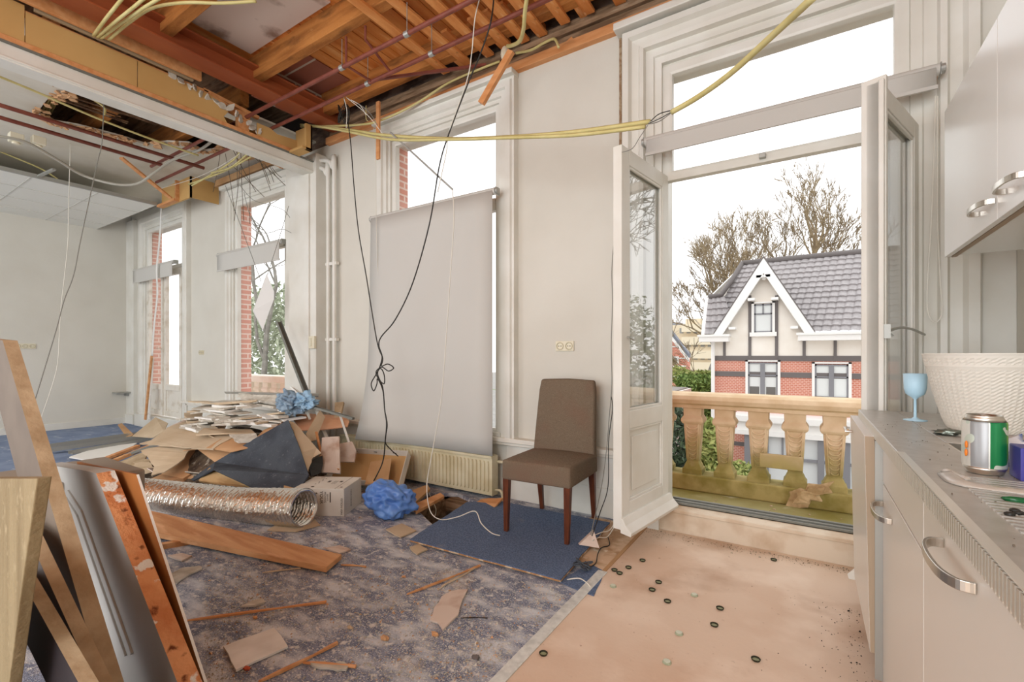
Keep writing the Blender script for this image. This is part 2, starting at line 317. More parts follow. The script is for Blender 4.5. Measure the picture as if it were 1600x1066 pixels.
# pilaster, wainscot and ledge
b = B(); b.box(-4.95, 3.02, 0, -4.40, WY, 3.3); b.box(-4.86, 3.0, .6, -4.5, 3.03, 3.12); S('trim_2', b, TRIM, bevel=.006)
b = B(); b.box(-5.12 + .12, 3.07, 0, -4.95, WY, 3.36); S('trim_3', b, TRIM, bevel=.006)
for n, (a, c) in enumerate(((-7.66, -6.42), (-5.0, -4.38), (-4.02, -1.09)), 4):
    b = B(); b.box(a, 3.07, .455, c, WY, .49); b.box(a, 3.09, .43, c, WY, .455); S('trim_%d' % n, b, FRAMEW, bevel=.004)
b = B(); b.box(-7.66, 3.11, 0, -6.42, WY, .43); b.box(-2.05, 3.12, 0, -1.09, WY, .43); b.box(-2.05, 3.11, .2, -1.09, 3.125, .21); b.box(-5.1, 3.11, 0, -3.4, WY, .43); S('baseboard_window', b, TRIM, bevel=.003)
b = B(); b.box(-9.75, 3.08, 0, -9.42, WY, .16); b.box(-9.75, 3.1, 0, -9.45, WY, 3.4); S('baseboard_corner', b, TRIM, bevel=.003)
# left end wall
b = B(); b.box(XL - .15, -3.2, 0, XL, WY, 3.6); S('wall_left', b, WALL)
b = B(); b.box(XL, -1.5, 0, XL + .02, WY, .1); S('baseboard_left', b, TRIM)
b = B(); b.box(XR, -3.2, 0, XR + .12, WY, 3.84); S('wall_right', b, WALL)
b = B(); b.box(.70, 3.1, .15, XR, WY, 3.42); S('trim_8', b, TRIM, bevel=.004)
# casings
P1 = [(0, 3.20), (0, 3.115), (.03, 3.115), (.035, 3.095), (.075, 3.095), (.085, 3.075), (.13, 3.075), (.14, 3.09), (.16, 3.09), (.165, 3.16), (.1, 3.17)]
P2 = [(0, 3.20), (0, 3.115), (.045, 3.115), (.05, 3.10), (.10, 3.10), (.105, 3.06), (.13, 3.055), (.145, 3.085), (.19, 3.08), (.205, 3.05), (.245, 3.05), (.255, 3.07), (.257, 3.16), (.1, 3.17)]
b = B(); sweep(b, OP[0][0], OP[0][1], 0, 3.17, [(o * 1.2, y) for o, y in P1]); S('trim_9', b, TRIM)
b = B(); sweep(b, OP[1][0], OP[1][1], .5, 3.13, P1); b.box(-6.45, 3.09, .49, -4.96, 3.2, .55); S('trim_10', b, TRIM)
b = B(); sweep(b, OP[2][0], OP[2][1], .49, 3.2, P1); b.box(-3.4, 3.1, .49, -2.1, 3.2, .52); S('trim_11', b, TRIM)
b = B(); sweep(b, OP[3][0], OP[3][1], .14, 3.08, P2); b.box(-1.08, 3.08, 0, -.83, 3.14, .15); S('trim_12', b, TRIM)
# head boards above the casings
b = B(); b.box(-3.56, 3.04, 3.36, -1.95, WY, 3.40); b.box(-1.12, 3.02, 3.352, .74, WY, 3.40); b.box(-6.5, 3.04, 3.30, -4.94, WY, 3.35); S('trim_13', b, TRIM, bevel=.006)
b = B(); b.box(-1.112, 3.12, .5, -1.094, WY, 3.38); S('trim_14', b, mat('rusty strip', (170, 150, 122), .7, col2=(130, 96, 66), scale=30))
# windows: frame with mid rail and panes
def window(n, x0, x1, z0, z1, rails, fw=.05, mull=(), y=3.14, d=.05, m=TRIM):
    t = thing('window_%d' % n, ((x0 + x1) / 2, y, z0), None, None, kind='structure')
    b = B(); sweep(b, x0 + fw, x1 - fw, z0 + fw, z1 - fw, [(0, y), (0, y + d), (fw, y + d), (fw, y - .005), (.015, y - .005)], mode='O')
    for r0, r1 in rails: b.box(x0 + fw, y - .01, r0, x1 - fw, y + d, r1)
    for a, c, r0, r1 in mull: b.box(a, y - .008, r0, c, y + d, r1)
    b.build('window_frame', m, t, bevel=.003)
    zz = [z0 + fw] + [v for r in sorted(rails) for v in r] + [z1 - fw]
    for k in range(0, len(zz), 2):
        b = B(); b.box(x0 + fw - .005, y + .018, zz[k] - .005, x1 - fw + .005, y + .022, zz[k + 1] + .005); b.build('window_pane', GLASS, t)
    return t
window(1, OP[3][0], OP[3][1], 2.30, 3.06, [], fw=.062)
window(2, OP[2][0], OP[2][1], .5, 3.2, [(2.34, 2.44)])
window(3, OP[1][0], OP[1][1], .55, 3.13, [(2.42, 2.50)])
window(4, OP[0][0], OP[0][1], 2.46, 3.17, [])
# small closing latch on the transom
b = B(); b.box(-.25, 3.10, 2.318, -.215, 3.135, 2.345); b.build('transom_catch', METAL, None, 'small steel catch fixed to the underside of the balcony door transom', 'catch', bevel=.003)
# left-room balcony door, shut (two leaves)
for n, (a, c) in ((3, (-8.98, -8.37)), (4, (-8.37, -7.76))):
    t = thing('door_%d' % n, ((a + c) / 2, 3.14, .2), None, None, kind='structure'); fw = .085
    b = B(); sweep(b, a + fw, c - fw, .70, 2.36, [(0, 3.125), (0, 3.17), (fw, 3.17), (fw, 3.12), (.02, 3.12)], mode='O'); b.box(a, 3.12, .22, c, 3.17, .30); b.box(a, 3.12, .30, a + fw, 3.17, .62); b.box(c - fw, 3.12, .30, c, 3.17, .62)
    b.build('door_frame', FRAMEW, t, bevel=.003)
    b = B(); b.box(a + fw, 3.14, .30, c - fw, 3.16, .62); b.build('lower_panel', FRAMEW, t)
    b = B(); b.box(a + fw, 3.145, .70, c - fw, 3.149, 2.36); b.build('door_pane', GLASS, t)
b = B(); b.box(-8.4, 3.10, .22, -8.345, 3.125, 2.44); b.tube([(-8.37, 3.1, 1.25), (-8.37, 3.07, 1.25), (-8.44, 3.06, 1.26)], .008); S('door_4_strip', b, FRAMEW)
# step and threshold under both balcony doors
b = B(); b.box(-1.0, 3.105, 0, XR, WY + .1, .13); b.box(-1.02, 3.09, .128, XR, 3.3, .152); S('step', b, mat('scuffed cream step', (222, 206, 184), .7, col2=(192, 164, 134), scale=5, lo=.3, hi=.55, detail=7), bevel=.006)
b = B(); b.box(-9.3, 3.06, 0, -7.66, 3.3, .2); S('step', b, TRIM, bevel=.006)
b = B()
for k in range(5): b.box(-.82, 3.20 + .028 * k, .152, .46, 3.214 + .028 * k, .168 + .006 * (k % 2))
b.box(-.82, 3.20, .15, .46, 3.36, .156); S('threshold', b, DKMETAL)
# ceiling boards and joists of the main room
b = B(); b.box(-4.7, -3.2, 3.82, 1.0, 3.4, 3.84)
S('ceiling', b, PLANK)
n = 0
b = B(); x = -4.6
while x < .4:
    wd = R.uniform(.10, .15); b.box(x, .3, 3.795 - R.uniform(0, .008), x + wd - .008, 3.3, 3.82); x += wd
S('ceiling_boards', b, PLANK, bevel=.002)
for k, (y, lab) in enumerate(((2.96, 'dark orange ceiling joist nearest the window wall, above the plate'), (2.26, 'thick orange ceiling joist crossing the room second from the windows'), (1.56, 'ceiling joist partly seen at the top left above the boxed beam'), (.86, 'ceiling joist farthest from the windows at the very top left'))):
    b = B(); b.box(-4.35, y - .04, 3.6, .6, y + .045, 3.80); b.build('ceiling_joist', JOIST, None, lab, 'joist', 'timber ceiling joists', bevel=.006)
for k in range(9):
    x = [-2.62, -2.40, -2.17, -2.0, -1.84, -1.69, -1.5, -1.3, -1.1][k]
    b = B(); b.box(x - .04, 1.1, 3.575, x + .035, 3.09 + R.uniform(-.03, .02), 3.597, rot=Matrix.Rotation(R.uniform(-.012, .012), 3, 'Z'))
    b.build('ceiling_lath', BATTEN, None, ['orange ceiling lath, ' + s for s in ('farthest left of the row', 'second from the left of the row', 'third from left, just left of the white cord', 'fourth from left, behind the broken junction box', 'fifth from left in the row', 'sixth from left in the row', 'seventh from left in the row', 'eighth from left in the row', 'last on the right beside the big window casing')][k], 'lath', 'ceiling laths over the windows', bevel=.002)
# a few cross blocks between boards near the laths
b = B()
for x in (-2.5, -2.08, -1.76, -1.4): b.box(x, 3.0, 3.6, x + .05, 3.2, 3.7)
for k in range(12): x = -2.55 + k * .13; b.box(x, 2.75, 3.66, x + .06, 2.92, 3.68)
S('ceiling_blocking', b, BATTEN)
# plaster patch and brick patch by the steel beam
b = B(); b.prism([(-4.1, 1.62, 3.79), (-3.35, 1.62, 3.79), (-3.0, 2.18, 3.79), (-4.1, 2.18, 3.79)], (0, 0, -.015)); S('ceiling_plaster', b, mat('stained plaster patch', (214, 196, 184), .85, col2=(146, 120, 104), scale=4, lo=.3, hi=.45, detail=7))
b = B(); b.box(-4.35, 2.32, 3.55, -4.16, 3.2, 3.82); b.box(-4.2, 2.32, 3.78, -3.7, 2.9, 3.79); S('wall_brick_patch', b, brickmat('old inner brick', (160, 92, 68), (140, 84, 66), (190, 176, 160), axis='YZ'))
# red oxide steel I-beam
b = B(); b.box(-4.24, .2, 3.50, -4.04, 3.12, 3.515); b.box(-4.24, .2, 3.66, -4.04, 3.12, 3.675); b.box(-4.145, .2, 3.51, -4.133, 3.12, 3.665)
b.build('steel_beam', IBEAM, None, 'rust red steel I-beam running to the window wall above the boxed beam', 'beam', bevel=.003)
# boxed beam dividing the rooms
b = B(); b.box(-4.60, .0, 3.09, -4.45, 3.05, 3.205); b.box(-4.62, 0, 3.10, -4.44, 3.05, 3.12); S('trim_15', b, TRIM, bevel=.008)
b = B(); b.box(-4.452, 0, 3.203, -4.432, 3.05, 3.215); S('trim_16', b, DKMETAL)
t = thing('beam_casing', (-4.5, 1.5, 3.21), 'tan board casing with orange battens boxed above the white beam', 'casing')
b = B(); b.box(-4.455, 0, 3.215, -4.43, 2.83, 3.25); b.box(-4.49, 0, 3.44, -4.45, 2.0, 3.475); b.build('batten', STRIPWOOD, t, bevel=.002)
for k, (y0, y1, z1) in enumerate(((.0, .86, 3.50), (.865, 1.48, 3.46), (1.485, 2.18, 3.46), (2.42, 2.83, 3.38))):
    b = B()
    if k == 2: b.prism([(-4.45, y0, 3.235), (-4.45, 2.16, 3.235), (-4.45, 2.12, 3.30), (-4.45, 2.16, 3.36), (-4.45, 2.08, 3.42), (-4.45, 2.0, 3.44), (-4.45, 1.9, 3.45), (-4.45, y0, z1)], (.012, 0, 0))
    elif k == 3: b.prism([(-4.45, y0, 3.235), (-4.45, y1, 3.235), (-4.45, y1, 3.36), (-4.45, 2.62, 3.34), (-4.45, 2.55, 3.37), (-4.45, y0, 3.37)], (.012, 0, 0))
    else: b.prism([(-4.45, y0, 3.235), (-4.45, y1, 3.235), (-4.45, y1, z1), (-4.45, y0, z1)], (.012, 0, 0))
    b.build('side_board', MDF, t)
b = B(); b.box(-4.46, 2.83, 3.205, -4.21, 2.85, 3.46); b.box(-4.24, 2.78, 3.20, -4.21, 2.85, 3.46); b.box(-4.43, 2.74, 3.2, -4.21, 2.85, 3.225); b.build('end_board', MDF, t, bevel=.002)
b = B(); b.box(-4.75, 0, 3.21, -4.73, 2.83, 3.44); b.box(-4.73, 0, 3.2, -4.46, 2.83, 3.215); b.build('back_board', MDF, t)
b = B(); b.box(-4.52, 2.26, 3.24, -4.46, 2.36, 3.45); b.box(-4.5, 2.0, 3.38, -4.44, 2.36, 3.43, rot=Matrix.Rotation(-.15, 3, 'X')); b.box(-4.49, 1.96, 3.44, -4.45, 2.45, 3.47, rot=Matrix.Rotation(-.08, 3, 'X')); b.build('post', STRIPWOOD, t, bevel=.003)
b = B()
b.bar((-4.36, 0.6, 3.53), (-4.36, 1.9, 3.53), .03, .1); b.bar((-4.3, .2, 3.6), (-4.3, 1.3, 3.6), .02, .09); b.build('upper_batten', STRIPWOOD, t, bevel=.003)
b = B(); b.box(-4.42, .9, 3.475, -4.40, 1.86, 3.54); b.build('metal_strip', mat('beige steel strip', (170, 150, 120), .5), t)
# torn plasterboard edges on top of the casing
for k in range(14):
    y = 1.72 + k * .055; c = Vector((-4.43 + R.uniform(-.02, .03), y, 3.47 - .012 * k + R.uniform(-.02, .03)))
    Rm = Matrix.Rotation(R.uniform(-1, 1), 3, 'X') @ Matrix.Rotation(R.uniform(-.9, .9), 3, 'Z') @ Matrix.Rotation(R.uniform(-.5, .5), 3, 'Y'); b = B()
    b.prism([c + Rm @ Vector((-.005, .045 * math.cos(a_) * R.uniform(.5, 1.2), .03 * math.sin(a_) * R.uniform(.5, 1.2))) for a_ in [6.283 * j / 9 for j in range(9)]], Rm @ Vector((.011, 0, 0)))
    b.build('plaster_shard', PLASTER, None, 'torn white plaster shard along the broken edge of the boxed beam', 'plaster shard', 'torn plaster along the boxed beam')
# ceiling of the left room with the burst hole
hp = [pZ(x, y, 3.5) for x, y in ((58, 176), (78, 150), (110, 146), (98, 128), (120, 118), (170, 110), (240, 130), (330, 190), (352, 232), (318, 236), (296, 224), (262, 222), (228, 226), (190, 214), (160, 206), (120, 196), (86, 190))]
b = B(); b.holed([(-9.9, -3.2, 3.5), (-4.6, -3.2, 3.5), (-4.6, 3.3, 3.5), (-9.9, 3.3, 3.5)], hp, (0, 0, .02)); S('ceiling', b, CEILW)
b = B(); b.box(-9.9, -1.5, 3.86, -4.6, 3.3, 3.88); S('ceiling_upper', b, OLDWOOD)
b = B()
for y in (1.1, 1.75, 2.4): b.box(-8, y, 3.62, -4.7, y + .08, 3.86)
S('ceiling_void_joist', b, JOIST)
b = B()
for k in range(34):
    x = -5.95 + k * .035; y0 = 1.35 + R.uniform(-.1, .15); b.bar((x, y0, 3.57 + R.uniform(-.02, .02)), (x + R.uniform(-.05, .05), y0 + R.uniform(.5, .8), 3.57 + R.uniform(-.03, .03)), .014, .01)
tag(b.build('broken_reed_laths', layered('soot brown lath', [(128, 98, 70), ((84, 58, 40), 6, 5, .4, .6, (1, 1, 1)), ((180, 150, 120), 14, 5, .6, .75, (1, 1, 1))], .9)), 'broken brown reed laths hanging in the burst ceiling hole of the far room', 'laths', kind='stuff')
b = B()
for i, p in enumerate(hp):
    q = hp[(i + 1) % len(hp)]
    for k in range(9):
        c = p.lerp(q, R.random()) + Vector((R.uniform(-.04, .04), R.uniform(-.04, .04), R.uniform(-.04, .0)))
        b.box(c.x - R.uniform(.01, .05), c.y - R.uniform(.01, .04), c.z - .006, c.x + .02, c.y + .02, c.z + .006, rot=Matrix.Rotation(R.uniform(-.6, .6), 3, 'X') @ Matrix.Rotation(R.uniform(0, 3), 3, 'Z'))
tag(b.build('torn_ceiling_edge', ORBOARD), 'splintered orange plaster crumbs round the edge of the burst ceiling hole', 'debris', kind='stuff')
# suspended tile ceiling left in the far corner
b = B(); b.box(XL, -1.5, 3.2, -7.5, 2.72, 3.215); S('ceiling_tiles', b, mat('white ceiling tile', (232, 230, 222), .9, bump=.1, bscale=200))
b = B()
for x in (-8.1, -8.7, -9.3): b.box(x - .003, -1.5, 3.194, x + .004, 2.72, 3.2)
for k in range(7): y = 2.72 - .6 * k; b.box(XL, y - .012, 3.196, -7.5, y + .0, 3.2)
S('ceiling_tile_grid', b, mat('grey grid line', (206, 203, 194), .6))
b = B(); b.box(-7.515, -1.5, 3.19, -7.49, 2.72, 3.235); b.bar((-7.55, 1.56, 3.215), (-7.15, 1.62, 3.24), .03, .02); S('trim_17', b, METAL)
t = thing('corner_box', (-7.2, 2.8, 3.18), 'tan boxed-in bulkhead corner above the far balcony door', 'bulkhead')
b = B(); b.box(-7.5, 2.78, 3.17, -6.66, 2.80, 3.44); b.box(-6.68, 2.78, 3.17, -6.66, 3.12, 3.44); b.build('side_board', MDF, t)
b = B(); b.box(-7.0, 2.74, 3.18, -6.97, 2.78, 3.44); b.box(-7.5, 2.72, 3.17, -6.98, 2.78, 3.20); b.bar((-7.02, 2.7, 3.2), (-6.75, 2.1, 3.45), .05, .02); b.build('batten', STRIPWOOD, t)
b = B(); b.box(-9.749, -1.5, 3.22, -9.74, 2.68, 3.5); S('ceiling_plenum_shade', b, DARK)  # dark sheet on the end wall standing in for shade above the tiles
# wooden head batten above the w3 casing and at ceiling edge
b = B(); b.box(-6.6, 3.04, 3.37, -4.95, 3.12, 3.45); S('trim_18', b, KRAFT)
b = B(); b.box(-6.7, 3.13, 3.42, -4.76, 3.3, 3.9); S('wall_window_top', b, DARK); b = B(); b.box(-9.9, 3.15, 3.42, -6.7, 3.3, 3.9); S('wall_window_top', b, WALL); b = B(); b.box(-9.75, -1.56, 3.2, -7.5, -1.5, 3.5); S('ceiling_plenum_shade', b, DARK)  # last box is added, unseen, to shut light out above the tiles

# white linings of the openings out to the street face
b = B()
for (a, c, z0, z1), lw in zip(OP, (0, 0, 0, 1)):
    b.box(a, WY + .062, z1 - .012, c, OY + .01, z1 + .01)
    if lw: b.box(a - .01, WY + .062, z0, a + .012, OY + .01, z1); b.box(c - .012, WY + .062, z0, c + .01, OY + .01, z1)
S('trim_19', b, TRIM)
# ================================================================== DOOR LEAVES
def leaf(n, hx, hy, ang, w, z0, z1, thick, side, lab):
    """balcony door leaf; local x from hinge to free edge, local y = face normal"""
    t = thing('door_%d' % n, (hx, hy, z0), None, None, kind='structure', rz=ang)
    h = z1 - z0; f = .095; T = thick / 2
    b = B()
    def bx(x0, za, x1, zb, a=0, k=1.): b.box(x0, -T * k, za, x1, T * k, zb)
    bx(0, 0, f, h); bx(w - f, 0, w, h); bx(f, h - .09, w - f, h); bx(f, .0, w - f, .14); bx(f, .555, w - f, .66)
    b.build('leaf_frame', TRIM, t, local=True, bevel=.004)
    b = B(); bx(f, .14, w - f, .555, k=.4); b.build('recessed_panel', TRIM, t, local=True)
    b = B()
    for sg in (-1, 1):
        for x0, za, x1, zb in ((f, .14, w - f, .155), (f, .54, w - f, .555), (f, .14, f + .015, .555), (w - f - .015, .14, w - f, .555), (f, .66, w - f, .675), (f, h - .105, w - f, h - .09), (f, .66, f + .014, h - .09), (w - f - .014, .66, w - f, h - .09)):
            b.box(x0, sg * T * .4, za, x1, sg * T * .85, zb)
        b.box(f + .05, sg * T * .4, .19, w - f - .05, sg * T * .62, .505)
    b.build('glazing_bead', TRIM, t, local=True, bevel=.003)
    b = B(); bx(f, .66, w - f, h - .09, k=.1); b.build('door_pane', LEAFGLASS, t, local=True)
    b = B(); s = side; b.rings([[Vector((x, s * y, z)) for y, z in ((T - .002, .07), (T - .002, -.012), (T + .06, -.02), (T + .065, .0), (T + .03, .035), (T + .012, .07))] for x in (-.01, w + .012)])
    b.build('weather_bar', TRIM, t, local=True, bevel=.002)
    return t
lf = leaf(1, -.81, 3.15, math.radians(90) + math.atan2(2.543 - 3.15, -.904 + .81) - math.radians(90), .64, .17, 2.33, .055, 1, '')
lr = leaf(2, .452, 3.14, math.atan2(2.579 - 3.14, .25 - .452), .64, .17, 2.33, .055, -1, '')
# right leaf: hinges, closing edge moulding, casement stay
for z in (.5, 1.16, 1.95):
    b = B(); b.tube([(.455, 3.10, z - .06), (.455, 3.10, z + .06)], .012, 8); b.box(.44, 3.07, z - .05, .446, 3.12, z + .05); b.build('hinge', mat('brass steel hinge', (176, 160, 120), .4, .8), None, '%s steel hinge on the right balcony door jamb' % {.5: 'lowest', 1.16: 'middle', 1.95: 'uppermost'}[z], 'hinge', 'hinges of the right balcony door leaf')
b = B(); b.box(.62, .02, .0, .655, .04, 2.16); b.box(.615, -.045, .0, .64, .045, 2.18); b.build('closing_strip', TRIM, lr, local=True, bevel=.004)
b = B(); p0 = pX(1386, 518, .28); b.tube(smooth_path([p0, p0 + Vector((.06, .12, .02)), p0 + Vector((.13, .33, .02)), p0 + Vector((.2, .5, .0))]), .006); b.box(p0.x - .012, p0.y - .02, p0.z - .03, p0.x + .01, p0.y + .02, p0.z + .03)
b.build('door_stay', METAL, None, 'curved grey metal stay holding the right balcony door leaf open', 'door stay')
b = B(); q = pX(975, 527, -.89); b.tube([q, q + Vector((.03, -.0, 0)), q + Vector((.04, .05, -.015))], .006); b.build('door_latch', METAL, None, 'little steel latch on the open left balcony door leaf', 'latch')
# ================================================================== ROLLER BLINDS
def blind(x0, x1, zr, zb, lab, y=3.04, r=.028, skew=0, curl=0):
    t = thing('roller_blind', ((x0 + x1) / 2, y, zr), lab, 'blind', 'roller blinds on the windows')
    b = B(); b.tube([(x0, y, zr), (x1, y, zr)], r, 20); b.build('roller_tube', BLIND, t, smooth=False)
    b = B(); rows = 14; v = []
    for k in range(rows + 1):
        f = k / rows; z = zr + (zb - zr) * f; c = curl * max(0, f - .55) ** 2
        v.append([b.m.verts.new((x0 + .015 + (x1 - x0 - .03) * u - skew * f * (1 - u) - c * (1 - u) * .5, y - r + .002 - c * (1 - u) ** 3, z)) for u in [i / 8 for i in range(9)]])
    for k in range(rows):
        for i in range(8): b.m.faces.new((v[k][i], v[k][i + 1], v[k + 1][i + 1], v[k + 1][i]))
    o = b.build('blind_fabric', BLIND, t, smooth=True); sm = o.modifiers.new('thick', 'SOLIDIFY'); sm.thickness = .003
    b = B(); b.box(x0 - .0 - skew + .01, y - r - .004, zb - .012, x1 - .01, y - r + .008, zb + .006)
    if not curl: b.build('bottom_bar', BLIND, t)
    else: b.m.free()
    for i, x in enumerate((x0 - .012, x1 + .002)):
        b = B(); b.box(x, y - .015, zr - .03, x + .006, y + .045, zr + .03); b.tube([(x - .008 if i == 0 else x, y, zr), (x + .01 if i == 0 else x + .02, y, zr)], .024, 14); b.build('end_bracket', METAL, t, bevel=.002)
    return t
blind(-.895, .53, 2.53, 2.44, 'pale roller blind rolled up above the open balcony doors', y=3.0)
blind(-3.5, -2.07, 2.44, .36, 'large pale roller blind pulled fully down over the middle window', y=3.0, skew=.05, curl=.5)
blind(-6.45, -5.02, 2.44, 2.235, 'roller blind a little lowered behind the debris heap window', y=3.02)
blind(-9.15, -7.72, 2.50, 2.31, 'roller blind a little lowered on the far balcony door', y=3.02)
# bead chain of the right blind
b = B(); cp = [(1462, 150), (1459, 250), (1455, 350), (1450, 430), (1449, 480), (1455, 500), (1465, 502), (1472, 485), (1469, 440), (1465, 350), (1465, 250), (1465, 150)]
b.tube(smooth_path([pY(x, y, 3.0) for x, y in cp]), .003, 5); b.build('blind_cord', WHITEWIRE, None, 'white looped pull cord hanging beside the right balcony door casing', 'cord')
# ================================================================== RADIATOR
t = thing('radiator', (-3.05, 3.0, .03), 'old cream panel radiator under the middle window', 'radiator')
RX0, RX1, RZ0, RZ1 = -3.95, -2.10, .04, .345
b = B(); b.box(RX0, 2.99, RZ0, RX1, 3.01, RZ1); b.box(RX0, 3.05, RZ0, RX1, 3.06, RZ1); b.build('panel', CREAM, t, bevel=.003)
b = B(); nf = 46; dx = (RX1 - RX0 - .04) / nf
for k in range(nf):
    x = RX0 + .02 + dx * (k + .5); b.rings([[Vector((x + a * dx * .32 * s, 2.99 - y, z)) for a, y in ((-1, 0), (-.6, .011), (.6, .011), (1, 0))] for z, s in ((RZ0 + .03, .5), (RZ0 + .045, 1), (RZ1 - .05, 1), (RZ1 - .035, .5))])
b.build('fluting', CREAM, t)
b = B(); b.box(RX0 - .004, 2.975, RZ1 - .012, RX1 + .004, 3.065, RZ1 + .008)
for k in range(60): x = RX0 + .02 + k * (RX1 - RX0 - .04) / 60; b.box(x, 3.0, RZ1, x + .012, 3.055, RZ1 + .012)
b.box(RX0 - .006, 2.982, RZ0, RX0, 3.065, RZ1); b.box(RX1, 2.982, RZ0, RX1 + .006, 3.065, RZ1); b.build('top_grille', CREAM, t, bevel=.002)
b = B(); b.tube(smooth_path([(RX1 - .0, 3.03, .08), (RX1 + .05, 3.03, .08), (RX1 + .07, 3.03, .05), (RX1 + .07, 3.03, -.02)]), .011, 8); b.tube([(RX1 + .07, 3.06, .3), (RX1 + .07, 3.06, 0)], .012, 8); b.tube([(RX1 + .0, 3.06, .3), (RX1 + .07, 3.06, .3)], .012, 8); b.build('pipe', CREAM, t, smooth=True)
# two heating pipes and moulding by the pilaster
for k, x in enumerate((-4.30, -4.20)):
    b = B(); b.tube(smooth_path([(x, 3.1, 0), (x, 3.1, 2.95 + .05 * k), (x - .02, 3.09, 3.07 + .05 * k), (x - .10, 3.08, 3.15 + .06 * k), (x - .5, 3.08, 3.22 + .06 * k)]), .023, 10)
    b.build('heating_pipe', TRIM, None, ['white painted heating pipe nearer the pilaster in the corner', 'white painted heating pipe nearer the middle window'][k], 'pipe', 'white pipes beside the pilaster', smooth=True)
b = B(); b.box(-4.34, 3.09, 2.1, -4.16, 3.13, 2.13); b.box(-4.34, 3.09, 1.3, -4.16, 3.13, 1.33); b.build('pipe_clip', TRIM, None, 'white saddle clips holding the pair of corner pipes', 'pipe clip')
# ================================================================== SOCKETS
def socket(p, nn, lab, axis='Y', s=.075, kind='power_socket'):
    t = thing(kind, p, lab, 'socket'); b = B(); W_ = s * nn / 2
    if axis == 'Y': b.box(p.x - W_, p.y - .012, p.z - s / 2, p.x + W_, p.y, p.z + s / 2)
    else: b.box(p.x, p.y - W_, p.z - s / 2, p.x + .012, p.y + W_, p.z + s / 2)
    b.build('face_plate', IVORY, t, bevel=.003)
    for k in range(nn):
        o = (k + .5 - nn / 2) * s; b = B(); c = Vector((p.x + o, p.y - .014, p.z)) if axis == 'Y' else Vector((p.x + .014, p.y + o, p.z)); n_ = Vector((0, -1, 0)) if axis == 'Y' else Vector((1, 0, 0)); u = Vector((1, 0, 0)) if axis == 'Y' else Vector((0, 1, 0)); v = Vector((0, 0, 1))
        ring = lambda r, d: [c + n_ * d + (u * math.cos(a) + v * math.sin(a)) * r for a in [2 * math.pi * j / 20 for j in range(20)]]
        b.rings([ring(.030, -.004), ring(.030, .003), ring(.024, .003), ring(.021, -.004)], cap=True); b.build('socket_rim', mat('worn ivory plastic', (196, 186, 156), .45), t)
        b = B()
        for sgn in (-1, 1): q = c + u * .0095 * sgn; b.tube([q - n_ * .002, q + n_ * .0015], .0035, 8)
        b.build('socket_hole', BLACK, t)
    return t
socket(pY(883, 541, WY), 2, 'cream double wall socket above the brown chair')
socket(pX(39, 541, XL), 3, 'white triple wall socket on the far end wall', 'X')
socket(pY(315.5, 551, WY), 2, 'small pale double socket on the wall between the far windows', s=.06)
b = B(); q = pY(488, 535, 3.0); b.box(q.x - .05, 2.99, q.z - .065, q.x + .045, 3.02, q.z + .065); b.box(q.x - .035, 2.982, q.z - .045, q.x + .0, 2.99, q.z + .045); b.build('thermostat', IVORY, None, 'ivory wall thermostat box on the pilaster', 'thermostat', bevel=.004)
t = thing('wall_shelf', pX(196, 613, XL + .1), 'tiny grey ledge box fixed low in the far corner', 'shelf'); b = B(); q = pX(196, 613, XL + .0); b.box(XL, q.y - .18, q.z - .01, XL + .2, q.y + .08, q.z + .012); b.box(XL, q.y - .02, q.z - .06, XL + .12, q.y + .02, q.z - .01); b.build('shelf_board', METAL, t, bevel=.004)
# ================================================================== CHAIR
t = thing('dining_chair', (-1.43, 2.72, .028), 'brown fabric dining chair with dark wooden legs standing on the loose carpet board', 'chair', rz=math.radians(3))
b = B(); b.box(-.235, -.25, .33, .235, .235, .455)
for v in b.m.verts:
    if v.co.z > .4: v.co.x *= .99
bmesh.ops.subdivide_edges(b.m, edges=b.m.edges[:], cuts=4, use_grid_fill=True)
for v in b.m.verts:
    if v.co.z > .45: v.co.z += .018 * (1 - (v.co.x / .235) ** 2) * (1 - (v.co.y / .25) ** 2)
b.build('seat', FABRIC, t, local=True, bevel=.012, smooth=True)
b = B(); rs = []
for k in range(9):
    f = k / 8; z = .36 + f * .585; y = .205 + .07 * f ** 1.3; hw = .232 - .024 * f + .0 * f; th = .034 - .008 * f
    if k == 8: hw -= .008
    rs.append([Vector((x, y + yy, z + (.01 * (1 - (x / .22) ** 2) if k == 8 else 0))) for x, yy in [(-hw, -th), (-hw * .5, -th - .006), (0, -th - .008), (hw * .5, -th - .006), (hw, -th), (hw, th), (0, th), (-hw, th)]])
b.rings(rs); b.build('backrest', FABRIC, t, local=True, bevel=.014, smooth=True)
for x, y, dy in ((-.21, -.225, -.01), (.21, -.225, -.01), (-.2, .215, .05), (.2, .215, .05)):
    b = B(); b.rings([[Vector((x * (1.0 if z > .1 else .99) + a * r, y + dy * (1 - z / .34) + c * r, z)) for a, c in ((-1, -1), (1, -1), (1, 1), (-1, 1))] for z, r in ((0, .0135), (.34, .021))]); b.build('leg', LEGWOOD, t, local=True, bevel=.003)
